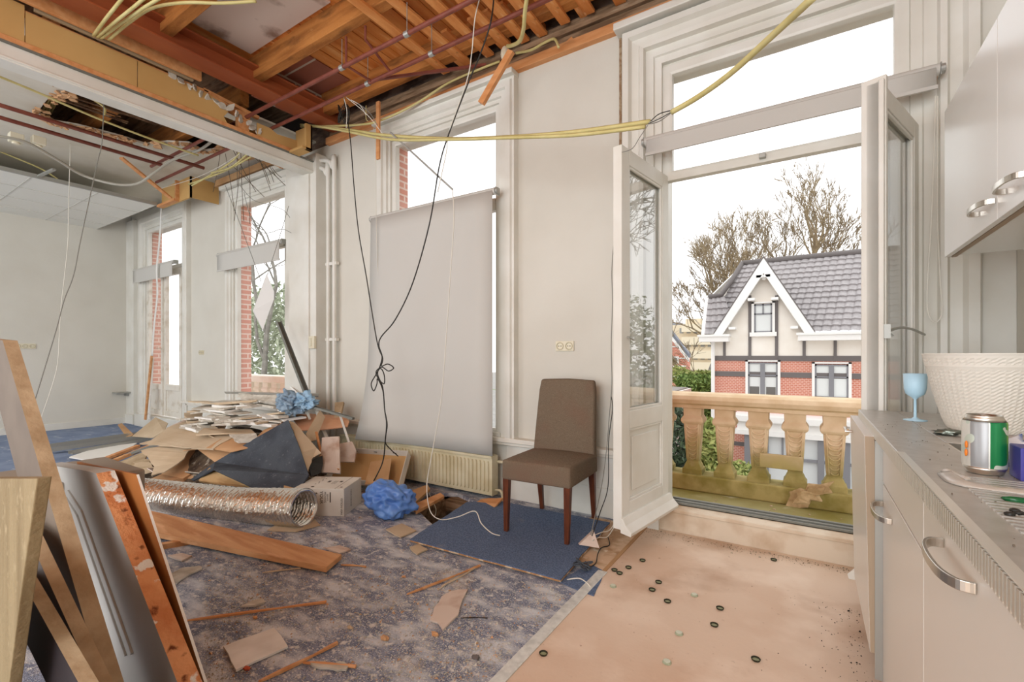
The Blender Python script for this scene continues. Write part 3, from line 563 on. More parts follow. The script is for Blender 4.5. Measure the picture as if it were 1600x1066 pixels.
# ================================================================== KITCHEN
KX = .20
def bow(b, p, d, n, L=.16, pr=.032):
    """flat bow handle starting round p, along d, standing out along n"""
    pts = [p - d * L / 2, p - d * L * .47 + n * pr * .6, p - d * L * .3 + n * pr, p + n * pr * 1.12, p + d * L * .3 + n * pr, p + d * L * .47 + n * pr * .6, p + d * L / 2]
    pp = smooth_path(pts, 5); up = d.cross(n).normalized(); rs = []
    for i, q in enumerate(pp):
        tt = (pp[min(i + 1, len(pp) - 1)] - pp[max(i - 1, 0)]).normalized(); s_ = up.cross(tt).normalized(); rs.append([q + up * a * .008 + s_ * c * .0028 for a, c in ((-1, -1), (1, -1), (1, 1), (-1, 1))])
    b.rings(rs)
yv = Vector((0, 1, 0)); nx = Vector((-1, 0, 0))
# module 1: housing with the loose front
t = thing('base_cabinet', (.5, 2.2, 0), 'cream base cabinet at the worktop end with its front panel hanging loose', 'cabinet', 'cream kitchen base cabinets')
b = B(); b.box(KX, 2.482, 0, XR - .005, 2.5, .875); b.box(KX + .02, 1.905, .08, KX + .5, 1.918, .875); b.box(KX + .02, 1.905, .86, XR - .005, 2.49, .875); b.box(.7, 1.9, .0, .72, 2.49, .87); b.build('body', KITCHEN, t, bevel=.002)
b = B(); b.box(KX - .002, 1.903, .1, KX + .02, 2.482, .872); b.box(KX - .012, 1.903, .66, KX, 2.482, .872); b.build('inner_face', METAL, t); b = B(); b.box(KX - .02, 1.8995, .1, KX + .02, 1.905, .872); b.build('side_edge', METAL, t)
b = B(); R1 = Matrix.Rotation(math.radians(2.6), 3, 'Y').inverted(); b.box(KX - .032, 1.91, .18, KX - .005, 2.53, .885, rot=Matrix.Rotation(math.radians(-1.2), 3, 'Y'), piv=(KX, 2.2, .18)); fr = b.build('front_panel', KITCHEN, t, bevel=.001); b = B(); b.box(KX - .032, 1.907, .18, KX - .005, 1.91, .885, rot=Matrix.Rotation(math.radians(-1.2), 3, 'Y'), piv=(KX, 2.2, .18)) if 0 else b.box(KX - .031, 1.906, .181, KX - .006, 1.911, .884, rot=Matrix.Rotation(math.radians(-1.2), 3, 'Y'), piv=(KX - .0, 1.9085, .18)); b.build('edge_band', KEDGE, fr)
b = B(); b.box(KX - .045, 2.505, .80, KX - .02, 2.53, .815); b.tube([(KX - .05, 2.36, .835), (KX - .07, 2.36, .835), (KX - .07, 2.48, .835), (KX - .05, 2.48, .835)], .005); b.build('handle', CHROME, t)
# modules 2,3,4
def cab(y0, y1, drawer, hy, hz, lab):
    t = thing('base_cabinet', (.5, (y0 + y1) / 2, 0), lab, 'cabinet', 'cream kitchen base cabinets')
    b = B(); b.box(KX + .022, y0 + .002, .1, XR - .005, y1 - .002, .73 if drawer else .865); b.box(KX + .05, y0 + .002, 0, XR - .005, y1 - .002, .1); b.box(KX + .022, y0 + .002, .73, KX + .04, y1 - .002, .865); b.build('body', KITCHEN, t)
    top = .868
    if drawer:
        d_ = B(); d_.box(KX, y0 + .003, .742, KX + .02, y1 - .003, .868); dr = d_.build('drawer', KITCHEN, t, bevel=.0015); top = .736
    d_ = B(); d_.box(KX, y0 + .003, .1, KX + .02, y1 - .003, top); dd = d_.build('door', KITCHEN, t, bevel=.0015)
    h_ = B(); bow(h_, Vector((KX - .001, hy, hz)), yv, nx, .19); h_.build('handle', CHROME, dd, bevel=.001)
cab(1.27, 1.9, True, 1.79, .675, 'cream base cabinet with a slim drawer over a door, middle of the row')
cab(.64, 1.27, False, 1.0, .82, 'cream base cabinet with one full-height door, nearest the camera')
cab(.0, .64, False, .3, .82, 'cream base cabinet beyond the right frame edge under the worktop') if False else None
b = B(); b.box(KX + .06, .0, 0, XR, .62, .86); b.box(KX, .02, .1, KX + .022, .635, .868); b.m.free()
# worktop with sink
t = thing('worktop', (.5, 1.6, .875), 'stainless steel kitchen worktop with inset sink and ribbed drainer', 'worktop')
z0, z1 = .877, .915; X0 = KX - .02
b = B(); b.box(X0, .0, z0, .31, 2.5, z1); b.box(.31, 1.69, z0, XR - .002, 2.5, z1); b.box(.31, .0, z0, XR - .002, 1.33, z1); b.box(.72, 1.33, z0, XR - .002, 1.69, z1); b.build('top', STEELTOP, t, bevel=.003)
b = B(); b.box(.31, 1.33, .74, .315, 1.69, .913); b.box(.715, 1.33, .74, .72, 1.69, .913); b.box(.31, 1.33, .74, .72, 1.335, .913); b.box(.31, 1.685, .74, .72, 1.69, .913); b.box(.31, 1.33, .735, .72, 1.69, .742); b.lathe([(.04, .742), (.04, .746), (.02, .746)], (.51, 1.5, 0), 16); b.build('sink_bowl', CHROME, t)
b = B()
for k in range(52): y = .3 + k * .018; b.box(.235, y, .9145, .75, y + .009, .9175)
b.build('drainer_ribs', STEELTOP, t)
b = B()
for k in range(190): y = .2 + k * .012; b.box(X0 - .002, y, .879, X0, y + .007, .913)
b.build('ribbed_edge', mat('pale steel edge', (206, 200, 188), .35, .6), t)
b = B(); b.box(X0 - .001, .0, .9152, X0 + .014, 1.45, .917); b.build('edge_trim', mat('bright steel', (228, 226, 218), .3, .5), t)
# wall cabinets
UX = .45
def wcab(y0, y1, hy, lab):
    t = thing('wall_cabinet', (.63, (y0 + y1) / 2, 1.535), lab, 'cabinet', 'white wall cabinets over the worktop')
    b = B(); b.box(UX + .02, y0, 1.54, XR, y1, 2.105); b.build('body', KITCHEN_U, t, bevel=.001)
    b = B(); b.box(UX, y0 + .0015, 1.535, UX + .018, y1 - .0015, 2.108); dd = b.build('door', KITCHEN_U, t, bevel=.0012)
    b = B(); b.box(UX + .02, y0, 1.533, UX + .035, y1, 1.541); b.build('edge_strip', KEDGE, t)
    b = B(); bow(b, Vector((UX - .001, hy, 1.592)), yv, nx, .15); b.build('handle', CHROME, dd, bevel=.001)
wcab(1.85, 2.46, 1.94, 'white wall cabinet at the window end of the row')
wcab(1.24, 1.85, 1.70, 'white wall cabinet nearer the camera, cut by the right edge')
b = B(); b.box(XR - .012, 0.2, .92, XR - .001, 2.5, 1.53); S('wall_right_splashback', b, mat('cream splashback', (228, 222, 206), .35))
# goblet, planter, can and litter on the worktop
ZT = .9155
q = pZ(1430, 657, ZT); b = B(); b.lathe([(.034, 0), (.034, .002), (.012, .006), (.0045, .012), (.004, .075), (.010, .082), (.027, .095), (.032, .115), (.034, .168), (.0325, .168), (.030, .117), (.024, .098), (.004, .088)], q, 32)
b.build('goblet', mat('pale blue plastic', (184, 220, 238), .45), None, 'pale blue plastic goblet at the far end of the worktop', 'goblet', smooth=True)
t = thing('planter', (.475, 2.03, ZT), 'large white plant pot with knitted texture on the worktop', 'plant pot')
rr = lambda f: .096 + (.158 - .096) * (f ** .75); hh = .236; nu, nv = 120, 44; b = B(); rs = []
for j in range(nv + 1):
    f = j / nv; ring = []
    for i in range(nu):
        a = 2 * math.pi * i / nu; k = (i * 60 / nu); ph = abs((k % 2) - 1); rad = rr(f) + (.0010 * math.sin((f * 44 + ph * 1.2) * math.pi) + .0005 * math.cos(k * 2 * math.pi)) * (1 if .02 < f < .96 else 0)
        ring.append((.475 + rad * math.cos(a), 2.03 + rad * math.sin(a), ZT + hh * f))
    rs.append(ring)
for dr, z in ((.002, hh), (.002, hh + .004), (-.005, hh + .004), (-.006, .2)): rs.append([(.475 + (rr(1) + dr) * math.cos(2 * math.pi * i / nu), 2.03 + (rr(1) + dr) * math.sin(2 * math.pi * i / nu), ZT + z) for i in range(nu)])
rs.append([(.475 + .09 * math.cos(2 * math.pi * i / nu), 2.03 + .09 * math.sin(2 * math.pi * i / nu), ZT + .01) for i in range(nu)])
b.rings(rs); b.build('pot_wall', mat('off white plastic weave', (224, 218, 206), .5), t, smooth=False)
q = pZ(1530, 740, ZT) + Vector((.01, .012, 0))
t = thing('drink_can', q, 'dented green and silver drink can standing on the ribbed drainer', 'can')
prof = [(.0255, 0), (.0275, .002), (.0305, .009), (.0325, .014), (.033, .018), (.033, .100), (.0318, .104), (.0275, .111), (.0265, .114), (.0265, .1155), (.0255, .1155), (.0245, .112)]
def canmat():
    m = bpy.data.materials.new('printed can'); m.use_nodes = True; nt = m.node_tree; N = nt.nodes; L = nt.links; b = N['Principled BSDF']; b.inputs['Metallic'].default_value = .3; b.inputs['Roughness'].default_value = .32
    t = N.new('ShaderNodeTexCoord'); s = N.new('ShaderNodeSeparateXYZ'); L.new(t.outputs['Object'], s.inputs[0]); at = N.new('ShaderNodeMath'); at.operation = 'ARCTAN2'; L.new(s.outputs[1], at.inputs[0]); L.new(s.outputs[0], at.inputs[1])
    c = N.new('ShaderNodeValToRGB'); c.color_ramp.interpolation = 'CONSTANT'; mr = N.new('ShaderNodeMapRange'); mr.inputs[1].default_value = -math.pi; mr.inputs[2].default_value = math.pi; L.new(at.outputs[0], mr.inputs[0]); L.new(mr.outputs[0], c.inputs[0])
    e = c.color_ramp.elements; e[0].position = 0; e[0].color = lin((214, 212, 202)); e[1].position = .10; e[1].color = lin((150, 150, 150))
    for p_, c_ in ((.245, (226, 228, 220)), (.255, (22, 124, 70)), (.40, (110, 170, 60)), (.44, (22, 124, 70)), (.56, (206, 208, 200)), (.6, (20, 120, 66)), (.93, (214, 212, 202))): x = e.new(p_); x.color = lin(c_)
    n = N.new('ShaderNodeTexNoise'); n.inputs['Scale'].default_value = 28; n.inputs['Detail'].default_value = 1; L.new(t.outputs['Object'], n.inputs['Vector']); r = N.new('ShaderNodeValToRGB'); r.color_ramp.interpolation = 'CONSTANT'
    r.color_ramp.elements[0].position = 0; r.color_ramp.elements[0].color = lin((0, 0, 0)); r.color_ramp.elements[1].position = .6; r.color_ramp.elements[1].color = (1, 1, 1, 1); L.new(n.outputs['Fac'], r.inputs[0])
    mx = N.new('ShaderNodeMix'); mx.data_type = 'RGBA'; L.new(r.outputs[0], mx.inputs[0]); L.new(c.outputs[0], mx.inputs[6]); mx.inputs[7].default_value = lin((196, 204, 190)); L.new(mx.outputs[2], b.inputs['Base Color'])
    # orange fruit mark near the left
    return m
b = B(); b.lathe(prof[3:7], q, 40, cap=False)
for v in b.m.verts:
    d = v.co - q; a = math.atan2(d.y, d.x)
    if a < -1.2: d2 = .0035 * math.sin(d.z * 70); v.co.x -= math.cos(a) * d2; v.co.y -= math.sin(a) * d2
b.build('printed_wall', canmat(), t, smooth=True)
b = B(); b.lathe(prof[:4], q, 40); b.build('can_base', CHROME, t, smooth=True, label='bare silver base'); b = B(); b.lathe(prof[6:], q, 40); b.box(q.x - .004, q.y - .012, q.z + .1135, q.x + .006, q.y + .012, q.z + .1150); b.build('can_lid', CHROME, t, smooth=True, label='bare silver lid')
b = B(); a0 = math.radians(-135)
for k, (da, z, c) in enumerate(((0, .040, 0), (0.02, .056, 1))):
    a = a0 - .35 + da; n_ = Vector((math.cos(a), math.sin(a), 0)); b.ico(q + n_ * .0325 + Vector((0, 0, z)), .007, 2, (.35, .6, 1.1))
b.build('printed_fruit', mat('orange print', (232, 130, 40), .4), t, smooth=True)
# crumpled foil scrap, strips of clear bag, small crumbs, blue packet
def crumple(name, c, r, sq, m, label, cat, sub=3, amp=.35, sc=3.0, group=None, seed=0, smooth=True, sharp=0):
    b = B(); b.ico((0, 0, 0), 1, sub)
    for v in b.m.verts:
        n_ = v.co.normalized(); k = 1 + amp * noise.noise(n_ * sc + Vector((seed, seed * 2.1, 0))) + amp * .6 * noise.noise(n_ * sc * 2.6 + Vector((seed, 0, 3))) - sharp * abs(noise.noise(n_ * sc * 1.7 + Vector((0, seed, 5))))
        v.co = Vector(c) + Vector((n_.x * sq[0], n_.y * sq[1], n_.z * sq[2])) * r * k
    return b.build(name, m, None, label, cat, group, smooth=smooth)
q = pZ(1482, 680, ZT); crumple('foil_scrap', q + Vector((0, 0, .008)), .03, (1, .7, .3), mat('crumpled dark foil', (120, 126, 116), .3, .7), 'crumpled dark foil scrap beside the foot of the white plant pot', 'foil scrap', sub=3, amp=.8, sc=4)
def strip(name, pts, w_, m, lab, cat, h=.012, z=ZT):
    b = B(); ps = smooth_path([pZ(x, y, z) for x, y in pts], 6); rs = []
    for i, p in enumerate(ps):
        tt = (ps[min(i + 1, len(ps) - 1)] - ps[max(i - 1, 0)]).normalized(); sd = tt.cross(Vector((0, 0, 1))).normalized(); k = h * (.6 + .5 * abs(noise.noise(p * 40))); ww = w_ * (.9 + .35 * noise.noise(p * 22))
        rs.append([p + sd * a * ww + Vector((0, 0, c * k)) for a, c in ((-1, .1), (-.6, .7), (-.1, 1), (.5, .6), (1, .1))])
    b.rings(rs); return b.build(name, m, None, lab, cat, smooth=True)
CLEAR = mat('milky clear plastic', (226, 218, 206), .25, trans=.35, spec=.6)
strip('plastic_sleeve', [(1482, 742), (1500, 756), (1540, 764), (1580, 770), (1625, 776)], .018, CLEAR, 'flattened milky plastic sleeve lying across the drainer in front of the can', 'plastic sleeve')
strip('torn_plastic', [(1478, 738), (1492, 744), (1512, 752)], .01, CLEAR, 'small torn clear plastic tip at the worktop edge', 'torn plastic')
q = pZ(1585, 735, ZT); crumple('sponge_pack', q + Vector((.0, .05, .03)), .035, (1, 1, 1.0), mat('blue packet', (70, 110, 200), .35, col2=(226, 230, 236), scale=22, lo=.42, hi=.5), 'blue and white plastic packet behind the can at the right edge', 'packet', amp=.5, seed=4)
b = B(); q = pZ(1606, 752, ZT); b.box(q.x - .012, q.y - .01, ZT, q.x + .03, q.y + .05, ZT + .062); b.build('purple_box', mat('purple blue card', (70, 66, 150), .4), None, 'small purple blue box cut by the right frame edge', 'box', bevel=.002)
for k, (x, y) in enumerate(((1586, 802), (1578, 808), (1592, 806))):
    q = pZ(x, y, ZT); crumple('ash_crumb', q + Vector((0, 0, .004)), .006, (1, .8, .6), BLACK, 'black ash crumb on the drainer near the right frame edge', 'crumb', sub=2, group='ash crumbs on the drainer', seed=k)
q = pZ(1592, 786, ZT); crumple('bottle_shard', q + Vector((0, 0, .004)), .014, (1.4, .5, .4), mat('green glass', (20, 90, 50), .15), 'dark green scrap lying on the drainer at the right', 'scrap', sub=2, seed=9)
b = B()
for k in range(260):
    x = R.uniform(KX, .7); y = R.uniform(.6, 2.1); s_ = R.uniform(.0006, .0022); b.box(x, y, ZT, x + s_, y + s_, ZT + s_)
tag(b.build('worktop_dust', mat('dark dust', (110, 98, 84), .9)), 'dark dust specks on the steel worktop', 'dust', kind='stuff')
# ================================================================== DEBRIS
def D(x, y, d): return O + ray(x, y) * d
def zfix(p, m=.004): return Vector((p.x, p.y, max(p.z, m)))
def slab(name, pts, th, m, lab, cat, group=None, ragged=0, parent=None, bevel=0, smooth=False):
    """thin board through the given corner points; ragged breaks up its outline"""
    P = [zfix(D(*p)) if not isinstance(p, Vector) else p for p in pts]
    c = sum(P, Vector()) / len(P); n = Vector()
    for i in range(len(P)): n += (P[i] - c).cross(P[(i + 1) % len(P)] - c)
    n.normalize()
    if n.z < 0: n = -n
    if ragged:
        Q = []
        for i, p in enumerate(P):
            q = P[(i + 1) % len(P)]; Q.append(p); L_ = (q - p).length; k = max(2, int(L_ / .06)); sd = n.cross((q - p).normalized())
            for j in range(1, k): Q.append(p.lerp(q, j / k) + sd * R.uniform(-ragged, ragged))
        P = Q
    b = B(); b.prism(P, -n * th)
    return b.build(name, m, parent, lab, cat, group, bevel=bevel, smooth=smooth)
# mound beneath the heap
b = B(); nx_, ny_ = 40, 24; g = []
for j in range(ny_ + 1):
    r_ = []
    for i in range(nx_ + 1):
        u = i / nx_ * 2 - 1; v = j / ny_ * 2 - 1; X = -4.75 + u * 1.15; Y = 2.42 + v * .66; rr_ = min(1, math.hypot(u, v)); z = .43 * (math.cos(rr_ * math.pi) * .5 + .5) ** .8 + .05 * noise.noise(Vector((X * 6, Y * 6, 0))) * (1 - rr_)
        r_.append(b.m.verts.new((X, Y, max(z, .001))))
    g.append(r_)
for j in range(ny_):
    for i in range(nx_): b.m.faces.new((g[j][i], g[j][i + 1], g[j + 1][i + 1], g[j + 1][i]))
tag(b.build('rubble', layered('rubble', [(110, 92, 74), ((70, 56, 46), 9, 7, .4, .6, (1, 1, 1)), ((186, 174, 156), 16, 6, .58, .7, (1, 1, 1))], .95, .9, 40)), 'loose rubble filling the inside of the big debris heap', 'rubble', kind='stuff')
# broken plasterboard layered on top
places = ['near the window post', 'at the left tip', 'in the middle layers', 'near the blue sheet', 'on the rear side']
cnt = 0
for k in range(46):
    f = k / 46; x = R.uniform(300, 462); lvl = R.random(); y = 626 + lvl * 34 + (8 if x < 330 else 0) + max(0, (340 - x)) * .22; d = 4.95 - lvl * .55 + (360 - x) * .0012
    p = D(x, y, d); L_ = R.uniform(.22, .5); W_ = R.uniform(.10, .22); a = R.uniform(-.5, .5) + .1; t1 = R.uniform(-.10, .10); t2 = R.uniform(-.14, .10)
    M_ = Matrix.Rotation(a, 3, 'Z') @ Matrix.Rotation(t1, 3, 'X') @ Matrix.Rotation(t2, 3, 'Y')
    pts = [p + M_ @ Vector((sx * L_ / 2 + R.uniform(-.05, .05), sy * W_ / 2 + R.uniform(-.03, .03), 0)) for sx, sy in ((-1, -1), (1, -1), (1, 1), (-1, 1))]
    pts = [Vector((q.x, min(q.y, 3.0), q.z)) for q in pts]
    slab('plasterboard_scrap', pts, R.choice((.012, .016, .024)), R.choice([PLASTER, PLASTER, BEIGE, WHITE]), 'jagged off-white plasterboard scrap in the layered top of the debris heap', 'plasterboard scrap', 'layered plasterboard scraps on the heap', ragged=.012)
# mid-slope scraps
for k in range(26):
    u = R.uniform(-.95, .9); v = R.uniform(-.9, .2); X = -4.75 + u * 1.1; Y = 2.42 + v * .62; rr_ = min(1, math.hypot(u, v)); z = .43 * (math.cos(rr_ * math.pi) * .5 + .5) ** .8 + R.uniform(.0, .05)
    L_ = R.uniform(.15, .4); W_ = R.uniform(.08, .2); M_ = Matrix.Rotation(R.uniform(0, 3), 3, 'Z') @ Matrix.Rotation(R.uniform(-.35, .35), 3, 'X') @ Matrix.Rotation(R.uniform(-.3, .3), 3, 'Y')
    pts = [Vector((X, Y, z + .03)) + M_ @ Vector((sx * L_ / 2, sy * W_ / 2 + R.uniform(-.03, .03), 0)) for sx, sy in ((-1, -1), (1, -1), (1, 1), (-1, 1))]
    pts = [Vector((q.x, q.y, max(q.z, .02))) for q in pts]
    slab('board_scrap', pts, .008, R.choice([BEIGE, KRAFT, ORBOARD, PLASTER, PINKB]), 'small broken board scrap lodged in the slope of the debris heap', 'board scrap', 'board scraps on the slope of the heap', ragged=.008)
G = slab
G('hardboard_sheet', [(297, 703, 4.45), (312, 702, 4.45), (336, 725, 4.2), (303, 749, 4.05), (252, 741, 4.2), (262, 728, 4.3)], .006, ORBOARD, 'orange brown hardboard sheet sloping down the front of the heap', 'sheet')
G('hardboard_sheet', [(308, 702, 4.2), (366, 704, 4.1), (360, 716, 4.05), (338, 724, 4.05)], .006, ORBOARD, 'dark orange strip of board in the gap left of the black carpet', 'sheet')
G('beige_board', [(220, 704, 4.3), (255, 696, 4.35), (298, 700, 4.25), (288, 716, 4.15), (256, 738, 4.02), (236, 743, 4.0), (241, 729, 4.12)], .009, BEIGE, 'curled beige board with a torn right edge low on the heap', 'board', ragged=.01)
G('hardboard_sheet', [(322, 700, 4.0), (345, 686, 4.15), (398, 682, 4.15), (388, 700, 3.95), (362, 706, 3.92)], .006, ORBOARD, 'orange hardboard under the largest beige board near the black carpet', 'sheet')
G('beige_board', [(218, 693, 4.45), (236, 688, 4.45), (262, 668, 4.7), (297, 656, 4.85), (330, 663, 4.6), (364, 683, 4.15), (345, 693, 4.05), (333, 702, 3.96), (280, 698, 4.15)], .011, BEIGE, 'largest beige plasterboard sheet lying across the front of the heap', 'board', ragged=.006)
G('beige_board', [(306, 679, 4.2), (318, 669, 4.4), (392, 671, 4.3), (398, 676, 4.2), (350, 677, 4.15)], .012, BEIGE, 'narrow beige board pointing left above the largest beige sheet', 'board')
G('beige_board', [(358, 679, 4.1), (400, 677, 4.1), (406, 688, 4.0), (372, 690, 3.98)], .02, PLASTER, 'short stacked plasterboard offcut with notched lower edge beside the carpet', 'board', ragged=.008)
G('beige_board', [(262, 668, 4.8), (300, 650, 5.0), (340, 655, 4.85), (330, 664, 4.7)], .01, PINKB, 'pale dusty board peeking out under the layered plasterboard at left', 'board', ragged=.01)
G('timber_slab', [(236, 748, 4.1), (252, 741, 4.2), (290, 735, 4.18), (297, 741, 4.1), (286, 748, 4.05), (262, 751, 4.0)], .03, ORBOARD, 'broken orange slab lying just behind the foil duct', 'slab')
G('timber_board', [(327, 731, 3.85), (345, 735, 3.8), (420, 763, 3.55), (408, 770, 3.48), (310, 751, 3.78)], .02, layered('tan plank', [(198, 164, 118), ((170, 134, 90), 3, 6, .4, .6, (1, 6, 6))], .8), 'tan wooden board wedged between the duct and the black carpet', 'board')
# carpet-backed board (dark triangle)
t = thing('carpet_board', D(410, 760, 3.55), 'large dark carpet covered board standing up like a triangle on the heap', 'carpet board')
tr = [(450, 656, 3.95), (468, 700, 3.72), (482, 742, 3.5), (466, 768, 3.38), (407, 768, 3.45), (333, 734, 3.75), (302, 751, 3.8), (298, 749, 3.85), (336, 722, 3.98), (390, 690, 4.0)]
G('carpet_face', tr, .012, DARKCARPET, None, None, parent=t)
G('torn_backing', [(452, 658, 3.99), (462, 662, 3.98), (502, 708, 3.78), (489, 715, 3.76), (487, 722, 3.7), (481, 738, 3.56), (468, 698, 3.76)], .006, BEIGE, None, None, ragged=.006, parent=t)
G('black_scrap', [(484, 722, 3.75), (504, 712, 3.85), (502, 738, 3.75), (486, 745, 3.65)], .01, BLACK, 'black felt scrap hanging beside the tip of the beige backing', 'scrap', ragged=.01)
G('orange_board', [(454, 649, 4.58), (480, 646, 4.7), (538, 650, 4.55), (546, 658, 4.42), (543, 666, 4.35), (500, 671, 4.32), (470, 672, 4.3)], .014, mat('salmon hardboard', (222, 170, 136), .65, col2=(206, 148, 108), scale=3), 'long salmon orange board sticking out of the heap towards the radiator', 'board', bevel=.004)
G('orange_board', [(398, 686, 4.1), (412, 672, 4.3), (448, 656, 4.35), (440, 666, 4.15), (408, 690, 4.0)], .012, ORBOARD, 'orange board edge showing along the top of the dark carpet triangle', 'board')
G('beige_board', [(500, 640, 4.4), (508, 652, 4.35), (493, 688, 4.1), (484, 690, 4.05), (478, 678, 4.1)], .01, BEIGE, 'pointed beige board leaning up from behind the torn backing', 'board')
for k, (p0, p1, w_, lab) in enumerate((((494, 675, 4.1), (508, 735, 3.95), .02, 'thin orange slat standing behind the pointed beige board'), ((500, 712, 4.0), (530, 734, 3.8), .014, 'thin brown slat leaning across the stained upright board'), ((486, 618, 4.62), (516, 700, 4.25), .03, 'grey white batten slanting down through the right side of the heap'), ((474, 628, 4.6), (484, 655, 4.4), .02, 'short white metal batten under the blue sheet'), ((530, 645, 4.5), (546, 694, 4.15), .018, 'narrow white batten against the wall corner by the radiator'))):
    b = B(); b.bar(zfix(D(*p0)), zfix(D(*p1)), w_, .01); b.build('thin_batten', [STRIPWOOD, OWOOD, TRIM, TRIM, WHITE][k], None, lab, 'batten')
G('stained_board', [(503, 684, 3.98), (530, 682, 3.98), (531, 740, 3.78), (500, 738, 3.8)], .02, PINKB, 'taller stained pale board standing upright left of the open tray', 'board', ragged=.003)
G('stained_board', [(528, 694, 4.1), (550, 690, 4.1), (556, 704, 4.05), (553, 722, 4.0), (530, 722, 4.0)], .02, PINKB, 'shorter stained pale board upright against the radiator end', 'board', ragged=.003)
# things on top of the heap
G('metal_strip', [(350, 612, 5.15), (498, 615, 4.6), (497, 619, 4.55), (352, 614, 5.1)], .012, METAL, 'long flat grey metal strip on the very top of the heap', 'panel')
G('plasterboard_slab', [(372, 614, 5.0), (400, 617, 4.85), (478, 617, 4.6), (478, 629, 4.5), (440, 631, 4.55), (376, 622, 4.9)], .03, PLASTER, 'thick off-white plasterboard slab just under the flat grey strip', 'slab', ragged=.005)
G('pointed_lath', [(365, 609, 5.1), (372, 611, 5.1), (420, 616, 4.9), (400, 617, 4.9)], .01, PLASTER, 'sharp pointed shard lying on top at the left of the window', 'shard')
crumple('crumpled_sheet', D(455, 630, 4.5), .15, (1.1, .8, .75), BLUERAG, 'crumpled grey blue plastic sheet on top of the heap', 'plastic sheet', sub=5, amp=.45, sc=1.9, seed=3, sharp=.4)
crumple('crumpled_sheet', D(477, 627, 4.45), .11, (1.3, .8, .8), mat('light blue plastic', (150, 184, 210), .4), 'lighter blue plastic piece beside the grey blue sheet', 'plastic sheet', sub=5, amp=.5, sc=2.0, seed=8, sharp=.4)
def prof_bar(p0, p1, w_, h_, m, name, lab, cat='metal profile', group=None):
    p0, p1 = Vector(p0), Vector(p1); t_ = (p1 - p0).normalized(); s_ = t_.cross(Vector((0, 0, 1)))
    s_ = s_.normalized() if s_.length > .05 else Vector((1, 0, 0)); u_ = s_.cross(t_); k = .003
    c = [(-w_ / 2, h_), (-w_ / 2, 0), (w_ / 2, 0), (w_ / 2, h_), (w_ / 2 - k, h_), (w_ / 2 - k, k), (-w_ / 2 + k, k), (-w_ / 2 + k, h_)]
    b = B(); b.rings([[p + s_ * a + u_ * e for a, e in c] for p in (p0, p1)]); return b.build(name, m, None, lab, cat, group)
prof_bar(D(434, 503, 4.9), D(478, 616, 4.6), .05, .03, DKMETAL, 'metal_stud', 'dark grey metal stud leaning up against the wall right of the heap window')
prof_bar(D(466, 631, 4.45), D(552, 656, 4.25), .035, .02, DKMETAL, 'metal_stud', 'dark grey stud poking right from under the blue sheet')
prof_bar(D(455, 606, 4.75), D(498, 642, 4.5), .03, .02, WHITE, 'metal_stud', 'short white profile crossing behind the blue sheet')
G('timber_offcut', [(523, 629, 4.6), (537, 628, 4.6), (531, 655, 4.5), (522, 655, 4.5)], .03, DKTAN, 'short brown timber offcut standing in the corner by the pipes', 'offcut')
# left floor: profiles, sheet, battens, beige boards
for k, (a, c, lab) in enumerate((((72, 700, 5.55), (236, 677, 6.45), 'longest galvanised profile, rearmost on the far floor'), ((78, 706, 5.4), (238, 682, 6.2), 'galvanised profile in front of the longest one'), ((110, 710, 5.25), (232, 688, 6.0), 'galvanised profile nearest the white sheet'))):
    prof_bar(zfix(D(*a), .02), zfix(D(*c), .03), .09, .035, METAL, 'steel_profile', lab, group='galvanised profiles on the far floor')
G('white_sheet', [(108, 714, 5.1), (150, 700, 5.5), (214, 692, 5.8), (196, 705, 5.3), (152, 722, 4.85)], .012, WHITE, 'clean white sheet lying on the floor beside the metal profiles', 'sheet')
for k, (a, c, w_, m_, lab) in enumerate((((152, 722, 4.8), (216, 697, 5.3), .05, STRIPWOOD, 'pale orange batten lying between the white sheet and the heap'), ((168, 724, 4.75), (240, 695, 5.1), .06, OWOOD, 'darker orange batten lying parallel just before the heap'), ((196, 712, 4.9), (252, 692, 5.0), .04, DKMETAL, 'dark metal strip crossing the battens beside the heap'))):
    b = B(); b.bar(zfix(D(*a), .03), zfix(D(*c), .05), w_, .03); b.build('floor_batten', m_, None, lab, 'batten', bevel=.003)
G('beige_board', [(184, 664, 6.7), (190, 661, 6.8), (209, 679, 6.2), (199, 685, 6.1)], .01, KRAFT, 'narrow beige strip on the far floor left of the pale board', 'board')
G('beige_board', [(206, 682, 6.0), (243, 652, 6.3), (262, 661, 6.0), (256, 674, 5.7), (238, 684, 5.7)], .01, BEIGE, 'pale beige board tipped up at the far left of the heap', 'board')
G('rubble_board', [(176, 727, 4.7), (222, 707, 4.9), (238, 728, 4.4), (205, 735, 4.4)], .02, DKTAN, 'dull brown board fragment between battens and beige boards', 'fragment', ragged=.02)
G('rubble_board', [(208, 722, 4.6), (232, 722, 4.5), (246, 733, 4.3), (215, 742, 4.3)], .012, BEIGE, 'bent beige fragment on the floor just left of the duct', 'fragment', ragged=.015)
